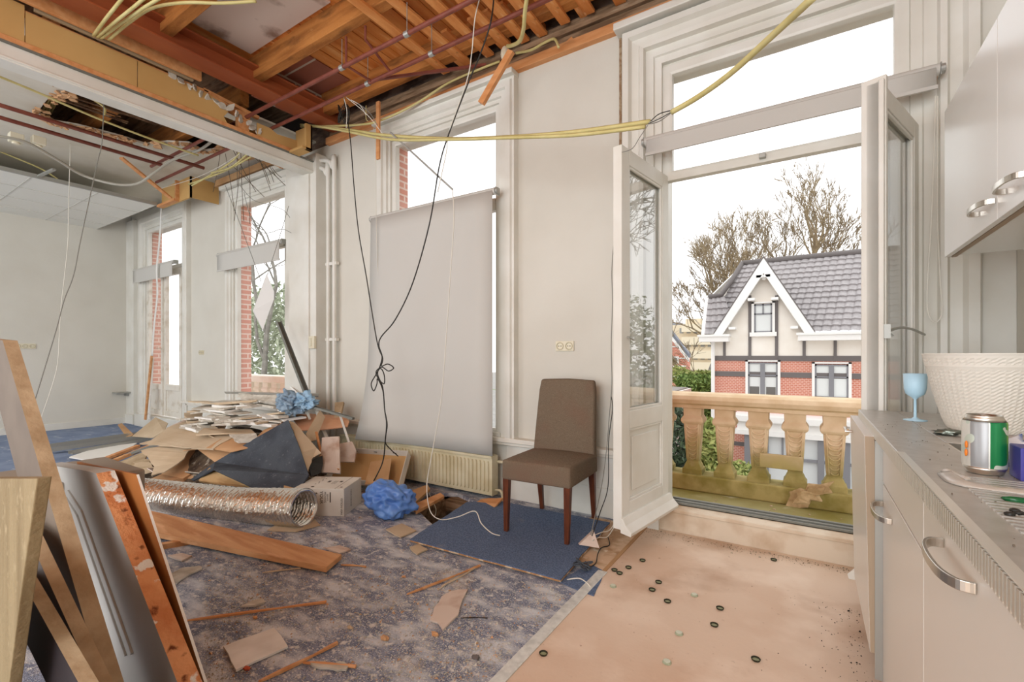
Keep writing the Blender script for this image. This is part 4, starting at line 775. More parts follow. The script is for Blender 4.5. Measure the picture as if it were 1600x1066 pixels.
# ------------------------------------------------------------------ foil duct
t = thing('foil_duct', (-3.3, 1.7, 0), 'silver corrugated foil duct lying on the floor', 'duct')
cl = smooth_path([D(200, 770, 3.75), D(240, 775, 3.6), D(310, 783, 3.42), D(380, 790, 3.3), D(430, 792, 3.18), D(475, 793, 3.1)], 30)
tot = [0]
for i in range(1, len(cl)): tot.append(tot[-1] + (cl[i] - cl[i - 1]).length)
def on(s_):
    for i in range(1, len(cl)):
        if tot[i] >= s_: return cl[i - 1].lerp(cl[i], (s_ - tot[i - 1]) / (tot[i] - tot[i - 1]))
    return cl[-1]
RD = .124
nr = int(tot[-1] / .0046); rs = []; seg = 64
for k in range(nr + 1):
    p = on(tot[-1] * k / nr); q = on(min(tot[-1], tot[-1] * k / nr + .02)); q0 = on(max(0, tot[-1] * k / nr - .02)); tt = (q - q0).normalized(); a = tt.cross(Vector((0, 0, 1))).normalized(); u = a.cross(tt)
    ring = []
    for j in range(seg):
        an = 2 * math.pi * j / seg; v = a * math.cos(an) + u * math.sin(an); spir = math.sin(2 * math.pi * (k / 6.5) + an)
        sag = 1.0 - .06 * abs(math.sin(an))
        ring.append(p + v * (RD + .0085 * (1 - 2 * abs(math.sin(math.pi * (k / 6.5) + an / 2)) ** 1.4) + .0030 * noise.noise(Vector((k * .45, j * .8, 0))) + .003 * noise.noise(Vector((k * .12, j * .3, 5)))) * sag)
    rs.append(ring)
inner = [[c_ + (p - c_) * .965 for p in r_] for r_, c_ in ((r_, sum(r_, Vector()) / seg) for r_ in rs[::-1])]
b = B(); b.rings(rs + inner[:160], cap=False); o = b.build('foil_tube', mat('crinkled foil', (222, 218, 210), .24, .95, bump=.15, bscale=90), t, smooth=False)
b = B(); e = on(tot[-1]); tt = (e - on(tot[-1] - .03)).normalized(); a = tt.cross(Vector((0, 0, 1))).normalized(); u = a.cross(tt)
b.tube([e + (a * math.cos(x) + u * math.sin(x)) * RD for x in [2 * math.pi * k / 48 for k in range(49)]], .003, 6); b.build('wire_rim', CHROME, t, smooth=True)
lowest = min(v.co.z for v in o.data.vertices)
# ------------------------------------------------------------------ orange plank
A_, B_, C_, D_ = pZ(228, 796, .055), pZ(534, 866, .045), pZ(510, 886, .045), pZ(210, 826, .055)
b = B(); b.prism([A_, B_, C_, D_], (0, 0, -.03)); t0 = b.build('floor_plank', OWOOD, None, 'long orange brown plank lying in front of the foil duct', 'plank', bevel=.004)
b = B(); b.bar((A_ + D_) / 2 + Vector((.6, .05, -.04)), (A_ + D_) / 2 + Vector((.5, -.15, -.04)), .04, .03); b.build('packing_block', OWOOD, None, 'small block hidden under the left part of the orange plank', 'block')
# ------------------------------------------------------------------ white carton with print
bz = math.radians(209); cx_, cy_ = -2.785, 2.135
t = thing('carton', (cx_, cy_, .0), 'white printed carton lying on its side next to the duct mouth', 'carton', rz=bz)
CW, CD, CH = .37, .32, .198
WC = mat('white printed carton card', (222, 216, 206), .7, col2=(206, 198, 186), scale=4); INK = mat('dark brown ink', (82, 72, 62), .8)
b = B(); b.box(0, -CD, 0, CW, 0, CH); b.build('body', WC, t, local=True, bevel=.003)
b = B(); b.box(CW, -CD, 0, CW + .0, 0, CH); b.m.free()
b = B(); b.box(CW, -CD + .01, CH - .004, CW + .13, -.02, CH - .001, rot=Matrix.Rotation(.55, 3, 'Y'), piv=(CW, 0, CH)); b.box(CW, -.004, .0, CW + .12, 0, CH, rot=Matrix.Rotation(-.5, 3, 'Z'), piv=(CW, 0, 0)); b.build('open_flap', KRAFT, t, local=True)
def txt(s, size, loc, rot, parent, m=INK, al='CENTER', ext=.0004):
    c = bpy.data.curves.new('printed_text', 'FONT'); c.body = s; c.size = size; c.extrude = ext; c.align_x = al; c.align_y = 'CENTER'; o_ = bpy.data.objects.new('printed_text', c); COL.objects.link(o_); c.materials.append(m); o_.parent = parent; o_.location = loc; o_.rotation_euler = rot
    bpy.context.view_layer.update(); me = bpy.data.meshes.new_from_object(o_.evaluated_get(bpy.context.evaluated_depsgraph_get())); me.name = 'printed_text'; n_ = bpy.data.objects.new('printed_text', me); COL.objects.link(n_); n_.parent = parent; n_.location = loc; n_.rotation_euler = rot
    bpy.data.objects.remove(o_); return n_
# front face is y=0 (outward +y in local, camera side)
def ft(s, size, x, z, vert=True): txt(s, size, (x, .0012, z), (math.pi / 2, (math.pi / 2 if vert else 0), math.pi), t)
ft('YOUR', .034, .165, .135); ft('MOVING', .020, .138, .135); ft('SERVICE', .014, .12, .135); ft('YETION VERK', .020, .018, .072)
b = B(); b.box(.096, .0, .10, .104, .0015, .172); b.box(.20, 0, .126, .245, .0015, .14)
for sg in (1, -1):
    b.tube(smooth_path([(.195, .001, .133 + sg * .03), (.225, .001, .133 + sg * .03), (.25, .001, .133 + sg * .022), (.262, .001, .133)], 4), .002, 5)
    b.prism([(.205, .0, .133 + sg * .024), (.192, .0, .133 + sg * .030), (.205, .0, .133 + sg * .038)], (0, .0015, 0))
b.build('printed_symbol', INK, t, local=True)
b = B(); b.box(.27, -.28, CH, .30, -.275, CH + .001)
for k in range(6): b.box(.25 + .012 * (k % 2), -.27 + .03 * k, CH, .253 + .012 * (k % 2), -.25 + .03 * k, CH + .0012)
b.box(.18, -.20, CH, .20, -.16, CH + .001); b.box(.09, -.20, CH, .11, -.17, CH + .001); b.box(.24, -.05, CH, .26, -.03, CH + .001); b.box(.03, -.05, CH, .045, -.035, CH + .001); b.box(.066, -CD, CH, .068, 0, CH + .0008)
for k in range(3): b.box(.15 - .012 * k, -.2, CH, .152 - .012 * k, -.12, CH + .0008)
b.build('printed_lines', INK, t, local=True)
txt('YOUR MOVING', .018, (-.0012, -.12, .1), (math.pi / 2, math.pi / 2, -math.pi / 2), t)
# ------------------------------------------------------------------ open tray leaning on the radiator
TL, TR, BR, BL = D(538, 707, 4.40), D(642, 713, 3.98), D(628, 766, 3.72), D(514, 752, 4.05)
BR.z = max(BR.z, .03); BL.z = max(BL.z, .03)
t = thing('cardboard_tray', ((BL + BR) / 2).to_tuple(), 'open white edged cardboard tray leaning against the radiator', 'cardboard tray')
n = (TR - TL).cross(BL - TL).normalized()
if n.y > 0: n = -n
b = B(); b.prism([TL, TR, BR, BL], -n * .004); b.build('tray_bottom', mat('tray brown card', (182, 142, 92), .8), t)
for a, c in ((TL, TR), (TR, BR), (BR, BL), (BL, TL)):
    mid = (TL + TR + BR + BL) / 4; i_ = (mid - (a + c) / 2).normalized() * .004
    b = B(); b.prism([a, c, c + n * .06, a + n * .06], i_); b.build('tray_wall', WC, t)
b = B()
for f in (.22, .52, .8): q = TL.lerp(TR, f) + n * .035 - Vector((0, 0, .004)); b.box(q.x - .018, q.y - .006, q.z - .005, q.x + .018, q.y + .006, q.z + .0)
b.build('slot', BLACK, t)
G('cardboard_insert', [(579, 722, 4.0), (612, 716, 3.95), (606, 755, 3.68), (570, 757, 3.72)], .004, KRAFT, 'folded light brown card standing inside the open tray', 'card')
# blue bag
crumple('plastic_bag', Vector((-2.53, 2.33, .115)), .195, (1.1, .72, .7), BLUEBAG, 'bright blue plastic bag slumped on the carpet before the tray', 'plastic bag', sub=5, amp=.22, sc=1.5, seed=6, sharp=.34)
# boards by the hole under the radiator
G('floorboard_end', [(640, 768, 3.65), (668, 757, 3.8), (672, 764, 3.7), (648, 786, 3.45)], .02, KRAFT, 'tan board end lying at the left lip of the floor hole', 'board')
G('floorboard_end', [(642, 790, 3.4), (688, 770, 3.6), (694, 775, 3.55), (650, 800, 3.3)], .02, OWOOD, 'orange board end crossing the corner of the floor hole', 'board')
G('floorboard_end', [(736, 792, 3.45), (752, 780, 3.6), (786, 778, 3.5), (770, 796, 3.4)], .012, OWOOD, 'splintered board between the floor hole and the loose carpet board', 'board', ragged=.01)
# ------------------------------------------------------------------ loose carpet board under the chair
t = thing('loose_carpet_board', (-1.6, 2.5, 0), 'square blue carpet covered board lying loose under the chair', 'carpet board')
cb = [Vector(v) for v in ((-2.05, 2.05, .012), (-1.05, 2.09, .010), (-1.125, 2.975, .012), (-2.0, 2.955, .012), (-2.2, 2.80, .012))]
Q = []
for i, p in enumerate(cb):
    q = cb[(i + 1) % 5]; Q += [p.lerp(q, j / 8) + Vector((R.uniform(-.003, .003), R.uniform(-.003, .003), 0)) for j in range(8)]
b = B(); b.prism(Q, (0, 0, .009)); b.build('wood_base', layered('torn ply edge', [(176, 130, 88), ((214, 192, 162), 30, 4, .5, .6, (1, 1, 1))], .9), t)
b = B(); b.prism([q + Vector((0, 0, .009)) for q in Q], (0, 0, .007)); b.build('carpet_top', CLEANCARPET, t)
G('carpet_flap', [Vector(pZ(*p, .006)) for p in ((872, 908), (905, 890), (928, 884), (946, 893), (928, 931), (905, 923))], .004, CLEANCARPET, 'small torn flap of blue carpet at the corner of the loose board', 'carpet flap', ragged=.004)
for k, (x, y) in enumerate(((746, 822), (690, 862), (648, 843))): pass
# floor strip
b = B(); b.prism([(-.945, .3, .002), (-.895, .3, .002), (-.895, 2.33, .002), (-.945, 2.33, .002)], (0, 0, .006)); b.build('transition_strip', mat('worn aluminium strip', (226, 226, 220), .45, .2, col2=(200, 200, 194), scale=30), None, 'scuffed aluminium strip between the blue carpet and the bare floor', 'floor strip', bevel=.002)
b = B(); b.prism([(-.925, 2.33, .002), (-.905, 2.33, .002), (-.905, 3.08, .002), (-.925, 3.08, .002)], (0, 0, .005)); b.build('floor_edge_strip', KRAFT, None, 'raised brown seam running from the strip to the balcony step', 'floor seam')
b = B(); b.box(-1.3, 2.33, .001, -.925, 3.08, .004); S('floor_patch', b, layered('glue stained floor', [(214, 186, 156), ((180, 146, 112), 8, 7, .45, .6, (1, 1, 1)), ((232, 220, 200), 16, 5, .6, .7, (1, 1, 1))], .9))
# ------------------------------------------------------------------ leaning doors and boards at the left
def lean(name, tl, tr, br, Y, th, m, lab, cat, parent=None, extra=(), base=0.0):
    a, c, e = pY(*tl, Y), pY(*tr, Y), pY(*br, Y); dr = (e - c) / (c.z - e.z); cb_ = c + dr * (c.z - base); ab = a + dr * (a.z - base) - Vector((0, 0, 0))
    b = B(); b.prism([a] + [pY(*q, Y) for q in extra] + [c, cb_, ab], (0, th, 0)); return b.build(name, m, parent, lab, cat), a, c, cb_, ab
t = thing('grey_door', pY(277, 1066, .62), 'grey panelled door leaning at the left with a chipped orange edge', 'door')
o_, a, c, cb_, ab = lean('door_slab', (70, 726), (150, 740), (277, 1066), .62, .055, [GREYDOOR, CHIP], None, None, t, extra=[(140, 737)])
for f in o_.data.polygons:
    if f.normal.x > .6: f.material_index = 1
b = B(); dr = (cb_ - c).normalized()
for p_, w_ in (((128, 800), .012), ((121, 806), .006)):
    q = pY(*p_, .618); b.bar(q, q + dr * .62, w_, .010, up=(0, 1, 0))
q = pY(128, 800, .618); b.bar(q, q + Vector((-.16, 0, .055)), .012, .010, up=(0, 1, 0)); q = pY(121, 806, .618); b.bar(q, q + Vector((-.14, 0, .05)), .006, .010, up=(0, 1, 0))
b.build('panel_moulding', GREYDOOR, t, bevel=.002)
lean('brown_board', (120, 722), (213, 742), (319, 1066), .70, .008, [KRAFT if 0 else mat('golden brown board', (176, 112, 56), .7, col2=(158, 96, 44), scale=3), WHITE], 'thin golden brown board with a white edge leaning behind the grey door', 'board')[0]
for f in bpy.data.objects['brown_board'].data.polygons:
    if f.normal.x > .6: f.material_index = 1
for args in (('tall_board', (-30, 528), (4, 532), (160, 1066), .47, .042, [DKFACE, DKTAN], 'tallest tan edged board leaning beside the grey door', (-5, 526)),
             ('leaning_board', (-10, 800), (44, 838), (147, 1066), .40, .030, [GREYB, DKTAN], 'grey purple faced board leaning second from the front', None),
             ('leaning_board', (-20, 880), (33, 905), (122, 1066), .345, .028, [mat('black laminate', (46, 38, 40), .6), DKTAN], 'black faced board with a rough tan edge low at the left', None)):
    o_ = lean(*args[:7], args[7], 'board')[0]
    for f in o_.data.polygons:
        if f.normal.x > .5 or f.normal.z > .5: f.material_index = 1
Y_ = .27
pts = [pY(-25, 748, Y_), pY(58, 748, Y_), pY(37, 893, Y_), pY(14, 1066, Y_)]; bt = pts[3] + (pts[3] - pts[2]) / (pts[2].z - pts[3].z) * pts[3].z; pts[3] = bt; pts.append(Vector((bt.x - .35, Y_, 0)))
b = B(); b.prism(pts, (0, .022, 0)); b.build('grained_board', TANB, None, 'light grained tan board in the bottom left corner, nearest the camera', 'board', bevel=.002)
# prop behind all leaning boards so that they have something to rest on
b = B(); b.box(-3.1, .3, 0, -2.6, .9, .62); b.build('packing_case', mat('plain case', (150, 140, 126), .8), None, 'low grey case at the far left edge behind the leaning boards', 'case', bevel=.01)
# ------------------------------------------------------------------ small pieces on the floor
def fl(name, pts, m, lab, cat, th=.008, rag=.006, group=None, lift=0): return slab(name, [Vector(pZ(x, y, th + .004 + lift)) for x, y in pts], th, m, lab, cat, group, ragged=rag)
fl('white_tile', [(349, 1010), (428, 981), (450, 1010), (369, 1047)], mat('white plaster tile', (232, 228, 222), .85, col2=(212, 206, 198), scale=8), 'nearly square off-white plaster tile lying on the carpet at bottom left', 'tile', rag=.004)
fl('plaster_piece', [(672, 968), (678, 950), (690, 932), (706, 923), (731, 921), (722, 938), (716, 960), (692, 984), (684, 972)], PINKB, 'jagged beige plaster piece in the middle of the dusty carpet', 'plaster piece')
fl('plaster_piece', [(268, 896), (285, 887), (312, 884), (316, 888), (296, 897), (276, 911), (268, 908)], PLASTER, 'flat white plaster piece next to the leaning door', 'plaster piece')
fl('plaster_piece', [(376, 947), (395, 938), (408, 935), (414, 941), (398, 946)], PLASTER, 'small pale plaster flake above the white tile', 'plaster piece')
fl('plaster_piece', [(484, 1034), (505, 1033), (520, 1039), (530, 1033), (542, 1037), (541, 1046), (528, 1047), (512, 1043), (492, 1041)], PLASTER, 'white plaster flake around the short stick at the bottom', 'plaster piece')
fl('board_square', [(603, 827), (628, 818), (650, 829), (626, 839)], BEIGE, 'beige board square on the carpet in front of the blue bag', 'board square')
fl('board_square', [(640, 855), (655, 850), (668, 858), (652, 866)], BEIGE, 'little beige square by the corner of the loose carpet board', 'board square')
fl('board_square', [(418, 828), (440, 816), (492, 812), (500, 820), (462, 830)], BEIGE, 'beige board sliver under the mouth of the foil duct', 'board square')
fl('board_square', [(508, 856), (530, 852), (548, 858), (530, 864)], PINKB, 'pinkish board scrap behind the end of the orange plank', 'board square')
fl('board_square', [(262, 868), (284, 864), (300, 868), (284, 876)], PINKB, 'dusty pale scrap just right of the leaning door', 'board square')
for k, (p0, p1, r_, lab) in enumerate((((293, 970), (510, 941), .006, 'longest reddish stick lying across the carpet at left'), ((404, 1066), (527, 1005), .007, 'wooden stick pointing to the bottom frame edge'), ((636, 929), (750, 884), .006, 'long thin stick pointing at the loose carpet board'), ((690, 916), (742, 888), .004, 'pale splinter beside the long thin stick'), ((684, 922), (716, 896), .003, 'shortest pale splinter beneath the long thin stick'), ((533, 883), (572, 886), .005, 'short stick just beyond the plank end'), ((474, 1036), (556, 1042), .006, 'short stick under the white plaster flake'), ((410, 895), (470, 888), .004, 'thin pale splinter in front of the plank'), ((720, 966), (762, 966), .002, 'thin dark nail on the carpet right of the beige plaster piece'))):
    b = B(); a, c = pZ(*p0, .006), pZ(*p1, .008); mid = (a + c) / 2 + Vector((.01, .004, .003)); b.tube(smooth_path([a, mid, c], 4), lambda f, r_=r_: r_ * (.7 + .5 * abs(math.sin(f * 5))), 5)
    b.build('wood_splinter', [STRIPWOOD, OWOOD, OWOOD, BEIGE, BEIGE, OWOOD, STRIPWOOD, BEIGE, DARK][k], None, lab, 'splinter')
for k, (x, y, s_, m_, lab) in enumerate(((601, 1000, .016, ORBOARD, 'tan crumb block in front of the beige plaster piece'), (680, 994, .014, OWOOD, 'brown wood chip below the beige plaster piece'), (386, 1047, .012, mat('red chip', (190, 90, 60), .8), 'small red brick chip under the white tile'), (399, 967, .01, OWOOD, 'little brown chip near the longest stick'), (744, 1030, .013, GREYB, 'grey pebble of plaster near the bottom right of the carpet'), (547, 983, .012, BEIGE, 'beige crumb right of the white tile'), (631, 903, .01, OWOOD, 'brown chip left of the long thin stick'), (546, 923, .008, WHITE, 'white crumb in the centre of the carpet'))):
    q = pZ(x, y, 0); crumple('chip', q + Vector((0, 0, s_ * .5)), s_, (1.2, .8, .6), m_, lab, 'chip', sub=2, amp=.6, seed=k, smooth=False)
for k in range(9):
    x, y = R.uniform(850, 905), 0
    y = 925 - (x - 850) * .12 + R.uniform(-4, 4); q = pZ(x, y, .01)
# wooden triangle that ends the grey wires, clump of wire
q = pZ(921, 850, .035); b = B(); b.prism([q + Vector((-.06, -.03, 0)), q + Vector((.06, -.01, 0)), q + Vector((-.0, .05, .07))], (.02, -.03, .006)); b.build('wire_block', PINKB, None, 'small triangular block tied to the grey wires beside the rear chair leg', 'block', bevel=.002)
b = B(); pt = [Vector(pZ(910, 885, .02)) + Vector((.05 * math.sin(k * 1.7), .04 * math.cos(k * 2.3), .012 * math.sin(k) + .01)) for k in range(16)]; b.tube(smooth_path(pt, 4), .004, 5); b.build('wire_clump', mat('dusty dark wire', (70, 76, 84), .6), None, 'tangled dusty dark wire on the carpet flap', 'wire')
b = B(); b.tube(smooth_path([pZ(x, y, z) for x, y, z in ((950, 840, .03), (952, 852, .01), (940, 856, .01), (934, 866, .02), (931, 880, .01), (922, 886, .01))], 5), .003, 5); b.build('wire_end', BLACK, None, 'short black wire end curling past the board edge by the door', 'wire')
# bottle caps
caps = [(1209, 876, 'bottle cap alone nearest the balcony step'), (1004, 877, 'bottle cap farthest to the rear in the left cluster'), (982, 888, 'bottle cap second from the rear in the left cluster'), (960, 892, 'upper bottle cap of the touching pair by the carpet corner'), (968, 897, 'lower bottle cap of the touching pair by the carpet corner'), (958, 917, 'pale bottle cap lying closest to the aluminium strip corner'), (1029, 911, 'upper bottle cap of the pair below the left cluster'), (1019, 923, 'lower bottle cap of the pair below the left cluster'), (1043, 941, 'dark bottle cap below the two paired caps'), (1085, 931, 'pale bottle cap in the middle of the bare floor'), (1125, 952, 'upper dark bottle cap on the brown stain'), (1116, 978, 'lower dark bottle cap on the brown stain'), (1061, 991, 'palest bottle cap, upside up, lower middle of the floor'), (1042, 1036, 'bottle cap lowest in the middle of the floor'), (1181, 1032, 'dark bottle cap lowest at the right of the floor'), (849, 1023, 'dark bottle cap against the aluminium strip')]
CAPD = mat('dark olive cap', (62, 62, 46), .45, .3); CAPL = mat('pale cap', (170, 176, 150), .5, .3)
for k, (x, y, lab) in enumerate(caps):
    q = pZ(x, y, .002); t = thing('crown_cap', q, lab, 'bottle cap', 'bottle caps on the bare floor'); up = k in (5, 9, 12, 13)
    b = B(); n_ = 21; rs = []
    for r_, z, fl_ in ((.0155, 0, .0012), (.0150, .004, .0008), (.0135, .008, 0)): rs.append([q + Vector(((r_ + fl_ * math.cos(n_ * a)) * math.cos(a), (r_ + fl_ * math.cos(n_ * a)) * math.sin(a), z)) for a in [2 * math.pi * j / 84 for j in range(84)]])
    b.rings(rs if up else [[Vector((v.x, v.y, q.z + .008 - (v.z - q.z))) for v in r_] for r_ in rs], cap=up)
    b.build('crimped_rim', CAPL if up else CAPD, t)
    b = B(); zz = .0075 if up else .0015; b.lathe([(.0125, zz), (.0125, zz + .001)], q, 24); b.build('cap_disc', mat('cap liner', (150, 156, 120), .6) if not up else mat('cap print', (206, 210, 190), .5), t)
# dust and crumbs nobody could count
def crumbs(name, n, fn, sm, sM, m, lab):
    b = B()
    for k in range(n):
        x, y, z = fn(); s_ = R.uniform(sm, sM) * (1 if R.random() < .9 else 2.2); a = R.uniform(0, 3); c_, n__ = math.cos(a) * s_, math.sin(a) * s_
        v = [b.m.verts.new((x + c_, y + n__, z)), b.m.verts.new((x - n__, y + c_, z)), b.m.verts.new((x - c_ * .8, y - n__ * .8, z)), b.m.verts.new((x, y, z + s_ * .8))]
        for f in ((0, 1, 3), (1, 2, 3), (2, 0, 3)): b.m.faces.new([v[i] for i in f])
    tag(b.build(name, m), lab, 'crumbs', kind='stuff')
def on_carpet():
    while 1:
        x = R.uniform(320, 940); y = R.uniform(805, 1064); p = pZ(x, y, .001)
        if p.x < -.96 and not (p.x > -2.2 and p.y > 2.03) and noise.noise(Vector((p.x * 2.2, p.y * 2.2, 2))) > R.uniform(-.5, .25): return p
crumbs('plaster_crumbs', 9000, on_carpet, .0012, .0045, PLASTER, 'pale plaster crumbs strewn over the blue carpet')
crumbs('wood_crumbs', 1200, on_carpet, .0015, .005, ORBOARD, 'orange brown crumbs strewn over the blue carpet')
def at_step():
    t_ = R.random(); x = -1.3 + 1.9 * t_; return Vector((x, 3.07 - abs(R.gauss(0, .03 + .12 * (1 - t_) ** 3)), .003))
crumbs('grit', 1100, at_step, .001, .004, layered('grit', [(140, 120, 96), ((200, 190, 170), 90, 2, .5, .6, (1, 1, 1))], .9), 'brown and white grit along the foot of the balcony step')
crumbs('cabinet_dirt', 220, lambda: Vector((KX - abs(R.gauss(0, .1)) - .01, R.uniform(1.5, 2.6), .003)), .001, .004, DARK, 'dark dirt crumbs on the floor at the foot of the cabinets')
crumbs('sill_dust', 260, lambda: Vector((R.uniform(-3.9, -2.0), R.uniform(3.075, 3.13), .491)), .002, .006, PLASTER, 'plaster dust on the ledge above the radiator')
G('sill_scrap', [Vector(v) for v in ((-3.75, 3.0, .372), (-3.3, 2.99, .372), (-3.3, 3.06, .374), (-3.75, 3.06, .374))], .012, PINKB, 'flat dusty splinter lying along the top of the radiator', 'splinter', ragged=.006)
G('sill_scrap', [Vector(v) for v in ((-3.2, 2.985, .375), (-3.06, 2.985, .375), (-3.05, 3.03, .377), (-3.18, 3.04, .377))], .02, OWOOD, 'reddish wood lump on top of the radiator left of centre', 'splinter', ragged=.004)
# ================================================================== PIPES, CONDUIT AND WIRES
def wire(name, pts, r, m, lab, cat, n=6, group=None, seg=6):
    P = [p if isinstance(p, Vector) else pY(*p) for p in pts]
    b = B(); b.tube(smooth_path(P, n), r, seg); return b.build(name, m, None, lab, cat, group, smooth=True)
for y, x0, x1, lab in ((2.32, -6.55, .3, 'red oxide sprinkler pipe running farther from the windows'), (2.57, -7.1, .3, 'red oxide sprinkler pipe running closer to the windows')):
    t = thing('sprinkler_pipe', ((x0 + x1) / 2, y, 3.38), lab, 'pipe', 'red oxide pipes under the ceiling')
    b = B(); b.tube([(x0, y, 3.38), (x1, y, 3.38)], .016, 12); b.build('tube', PIPE, t, smooth=True)
    for x in (-3.05, -2.35):
        b = B(); b.tube([(x - .02, y, 3.38), (x + .02, y, 3.38)], .021, 12); b.tube([(x, y, 3.38), (x, y, 3.60)], .003, 6); b.build('hanger', METAL, t)
    if y > 2.5:
        for x in (-2.78, -3.0): b = B(); b.tube([(x, y, 3.38), (x, y - .25, 3.38 if x < -2.9 else 3.5), (x, y - .25, 3.6)], .010, 8); b.build('branch', PIPE, t)
for x, lab in ((-5.94, 'red oxide pipe running along the left room, nearer the beam'), (-6.25, 'red oxide pipe running along the left room, nearer the tile ceiling')):
    b = B(); b.tube([(x, -.5, 3.33), (x, 2.62 if x > -6 else 2.32, 3.33)], .019, 12); b.build('sprinkler_pipe', PIPE, None, lab, 'pipe', 'red oxide pipes under the ceiling', smooth=True)
b = B(); b.bar((-2.95, 2.6, 3.40), (-2.2, 3.05, 3.5), .02, .02); b.build('cross_strut', PIPE, None, 'thin red diagonal strut between the sprinkler pipes and the joist', 'strut')
# yellow conduit
wire('yellow_conduit', [(470, 195, 2.95), (545, 203, 2.8), (600, 211, 2.7), (700, 217, 2.6), (800, 214, 2.55), (900, 206, 2.5), (1016, 190, 2.45)], .013, YELC, 'upper yellowed conduit sagging across the room to the balcony doors', 'conduit')
wire('yellow_conduit', [(489, 196, 2.95), (540, 205, 2.78), (610, 218, 2.66), (700, 218, 2.56), (800, 215, 2.5), (900, 211, 2.46), (1008, 198, 2.42)], .011, YELC, 'lower yellowed conduit sagging under the upper one', 'conduit')
wire('yellow_conduit', [(470, 198, 2.95), (560, 195, 2.9), (600, 186, 2.95), (650, 162, 3.0), (700, 130, 3.02), (750, 108, 3.03), (781, 96, 3.04)], .010, YELC, 'yellowed conduit rising along the wall top to the junction box', 'conduit')
wire('yellow_conduit', [(793, 72, 2.9), (800, 71, 2.85), (812, 64, 2.75), (818, 45, 2.6), (820, 20, 2.5), (825, -15, 2.4)], .014, YELC, 'yellowed conduit bending up from the junction box to the top frame edge', 'conduit')
wire('yellow_conduit', [(806, 83, 3.0), (830, 78, 3.02), (850, 67, 3.03), (866, 61, 3.03), (873, 74, 3.0)], .010, YELC, 'short yellowed conduit hooked over the wall plate right of the box', 'conduit')
wire('yellow_conduit', [(1050, 175, 2.38), (1090, 152, 2.3), (1140, 116, 2.15), (1200, 62, 1.95), (1275, -8, 1.7)], .014, YELC, 'yellowed conduit rising to the upper right across the transom window', 'conduit')
for k in range(5):
    wire('bundle_wire', [(1012 + k, 194 - k, 2.43), (1030, 188 - 2 * k + R.uniform(-2, 2), 2.41), (1052, 174 - k * .5, 2.38)], .0025, [GREYWIRE, BLACK, WHITEWIRE][k % 3], ['topmost grey', 'second black', 'third white', 'fourth grey', 'lowest black'][k] + ' wire bridging the two conduit ends at the big casing', 'wire', group='wires bridging the conduit ends')
wire('loose_wire', [(1012, 196, 2.42), (1000, 214, 2.42), (988, 232, 2.45), (972, 238, 2.5)], .002, GREYWIRE, 'grey wire dropping from the conduit end behind the open left leaf', 'wire')
b = B(); q = pY(789, 84, 2.95); b.ico(q, .05, 2, (.7, .6, 1.2)); b.build('junction_box', IVORY, None, 'cracked ivory junction box hanging at the wall top', 'junction box')
b = B(); b.bar(pY(799, 80, 2.7), pY(752, 162, 2.65), .05, .03, up=(0, 1, 0)); b.build('hanging_batten', STRIPWOOD, None, 'orange batten dangling diagonally below the junction box', 'batten', bevel=.002)
b = B(); b.bar(pY(591, 159, 2.9), pY(591, 249, 2.9), .04, .02, up=(0, 1, 0)); b.build('hanging_batten', STRIPWOOD, None, 'short orange batten hanging upright left of the middle window', 'batten', bevel=.002)
b = B(); b.bar(pY(610, 207, 2.66), pY(707, 296, 2.6), .012, .012); b.build('metal_rod', METAL, None, 'thin grey rod hanging at an angle before the middle window', 'rod')
b = B(); 
b.prism([pY(878, 71, 3.1), pY(893, 57, 3.1), pY(900, 66, 3.1)], (0, .02, 0)); b.build('wood_wedge', STRIPWOOD, None, 'little orange wedge standing on the wall plate beside the hooked conduit', 'wedge')
for k in range(4):
    o_ = 5 * k; wire('corner_conduit', [D(*q_) for q_ in ([(146, 56, 3.36), (165, 30, 3.05), (186, 4, 2.9), (200, -14, 2.8)], [(152, 58, 3.36), (178, 36, 3.08), (208, 12, 2.9), (232, -8, 2.8)], [(158, 60, 3.36), (190, 36, 3.1), (222, 14, 2.9), (252, -4, 2.8)], [(170, 62, 3.36), (205, 33, 3.1), (240, 12, 2.95), (290, 4, 2.9), (345, 5, 2.9), (400, 2, 2.9)])[k]], .010, YELC, ['leftmost', 'second', 'third', 'rightmost'][k] + ' yellowed conduit fanning out of the boxed beam at the top left', 'conduit', group='conduits from the boxed beam')
# left room conduit, cables
wire('grey_conduit', [pX(x, y, X) for x, y, X in ((-8, 212, -6.0), (40, 222, -6.0), (90, 250, -6.1), (130, 274, -6.2), (180, 288, -6.1), (215, 287, -6.0), (240, 271, -5.9), (270, 250, -5.8), (310, 235, -5.6), (330, 222, -5.4))], .014, mat('grey conduit', (176, 172, 160), .5), 'sagging grey conduit looping across the far room ceiling', 'conduit')
wire('thin_conduit', [pX(x, y, -5.4) for x, y in ((-10, 116), (60, 145), (110, 167), (160, 188), (230, 215), (310, 243))], .010, YELC, 'long thin yellowed conduit crossing below the burst ceiling', 'conduit')
wire('thin_conduit', [pX(x, y, -5.3) for x, y in ((95, 136), (130, 148), (162, 167), (163, 180))], .008, YELC, 'short yellowed conduit feeding the white hanging cord', 'conduit')
for k in range(4):
    P = [pX(90 + 5 * k - k, 131, -6.0), pX(62 + 5 * k, 180, -6.6), pX(28 + 6 * k, 222, -7.4)]; P = [Vector((p.x, p.y, 3.47)) if 0 else p for p in P]
    wire('ceiling_conduit', P, .009, YELC, ['first', 'second', 'third', 'fourth'][k] + ' from the left in the bundle of conduits clipped to the far ceiling', 'conduit', group='conduit bundle on the far ceiling')
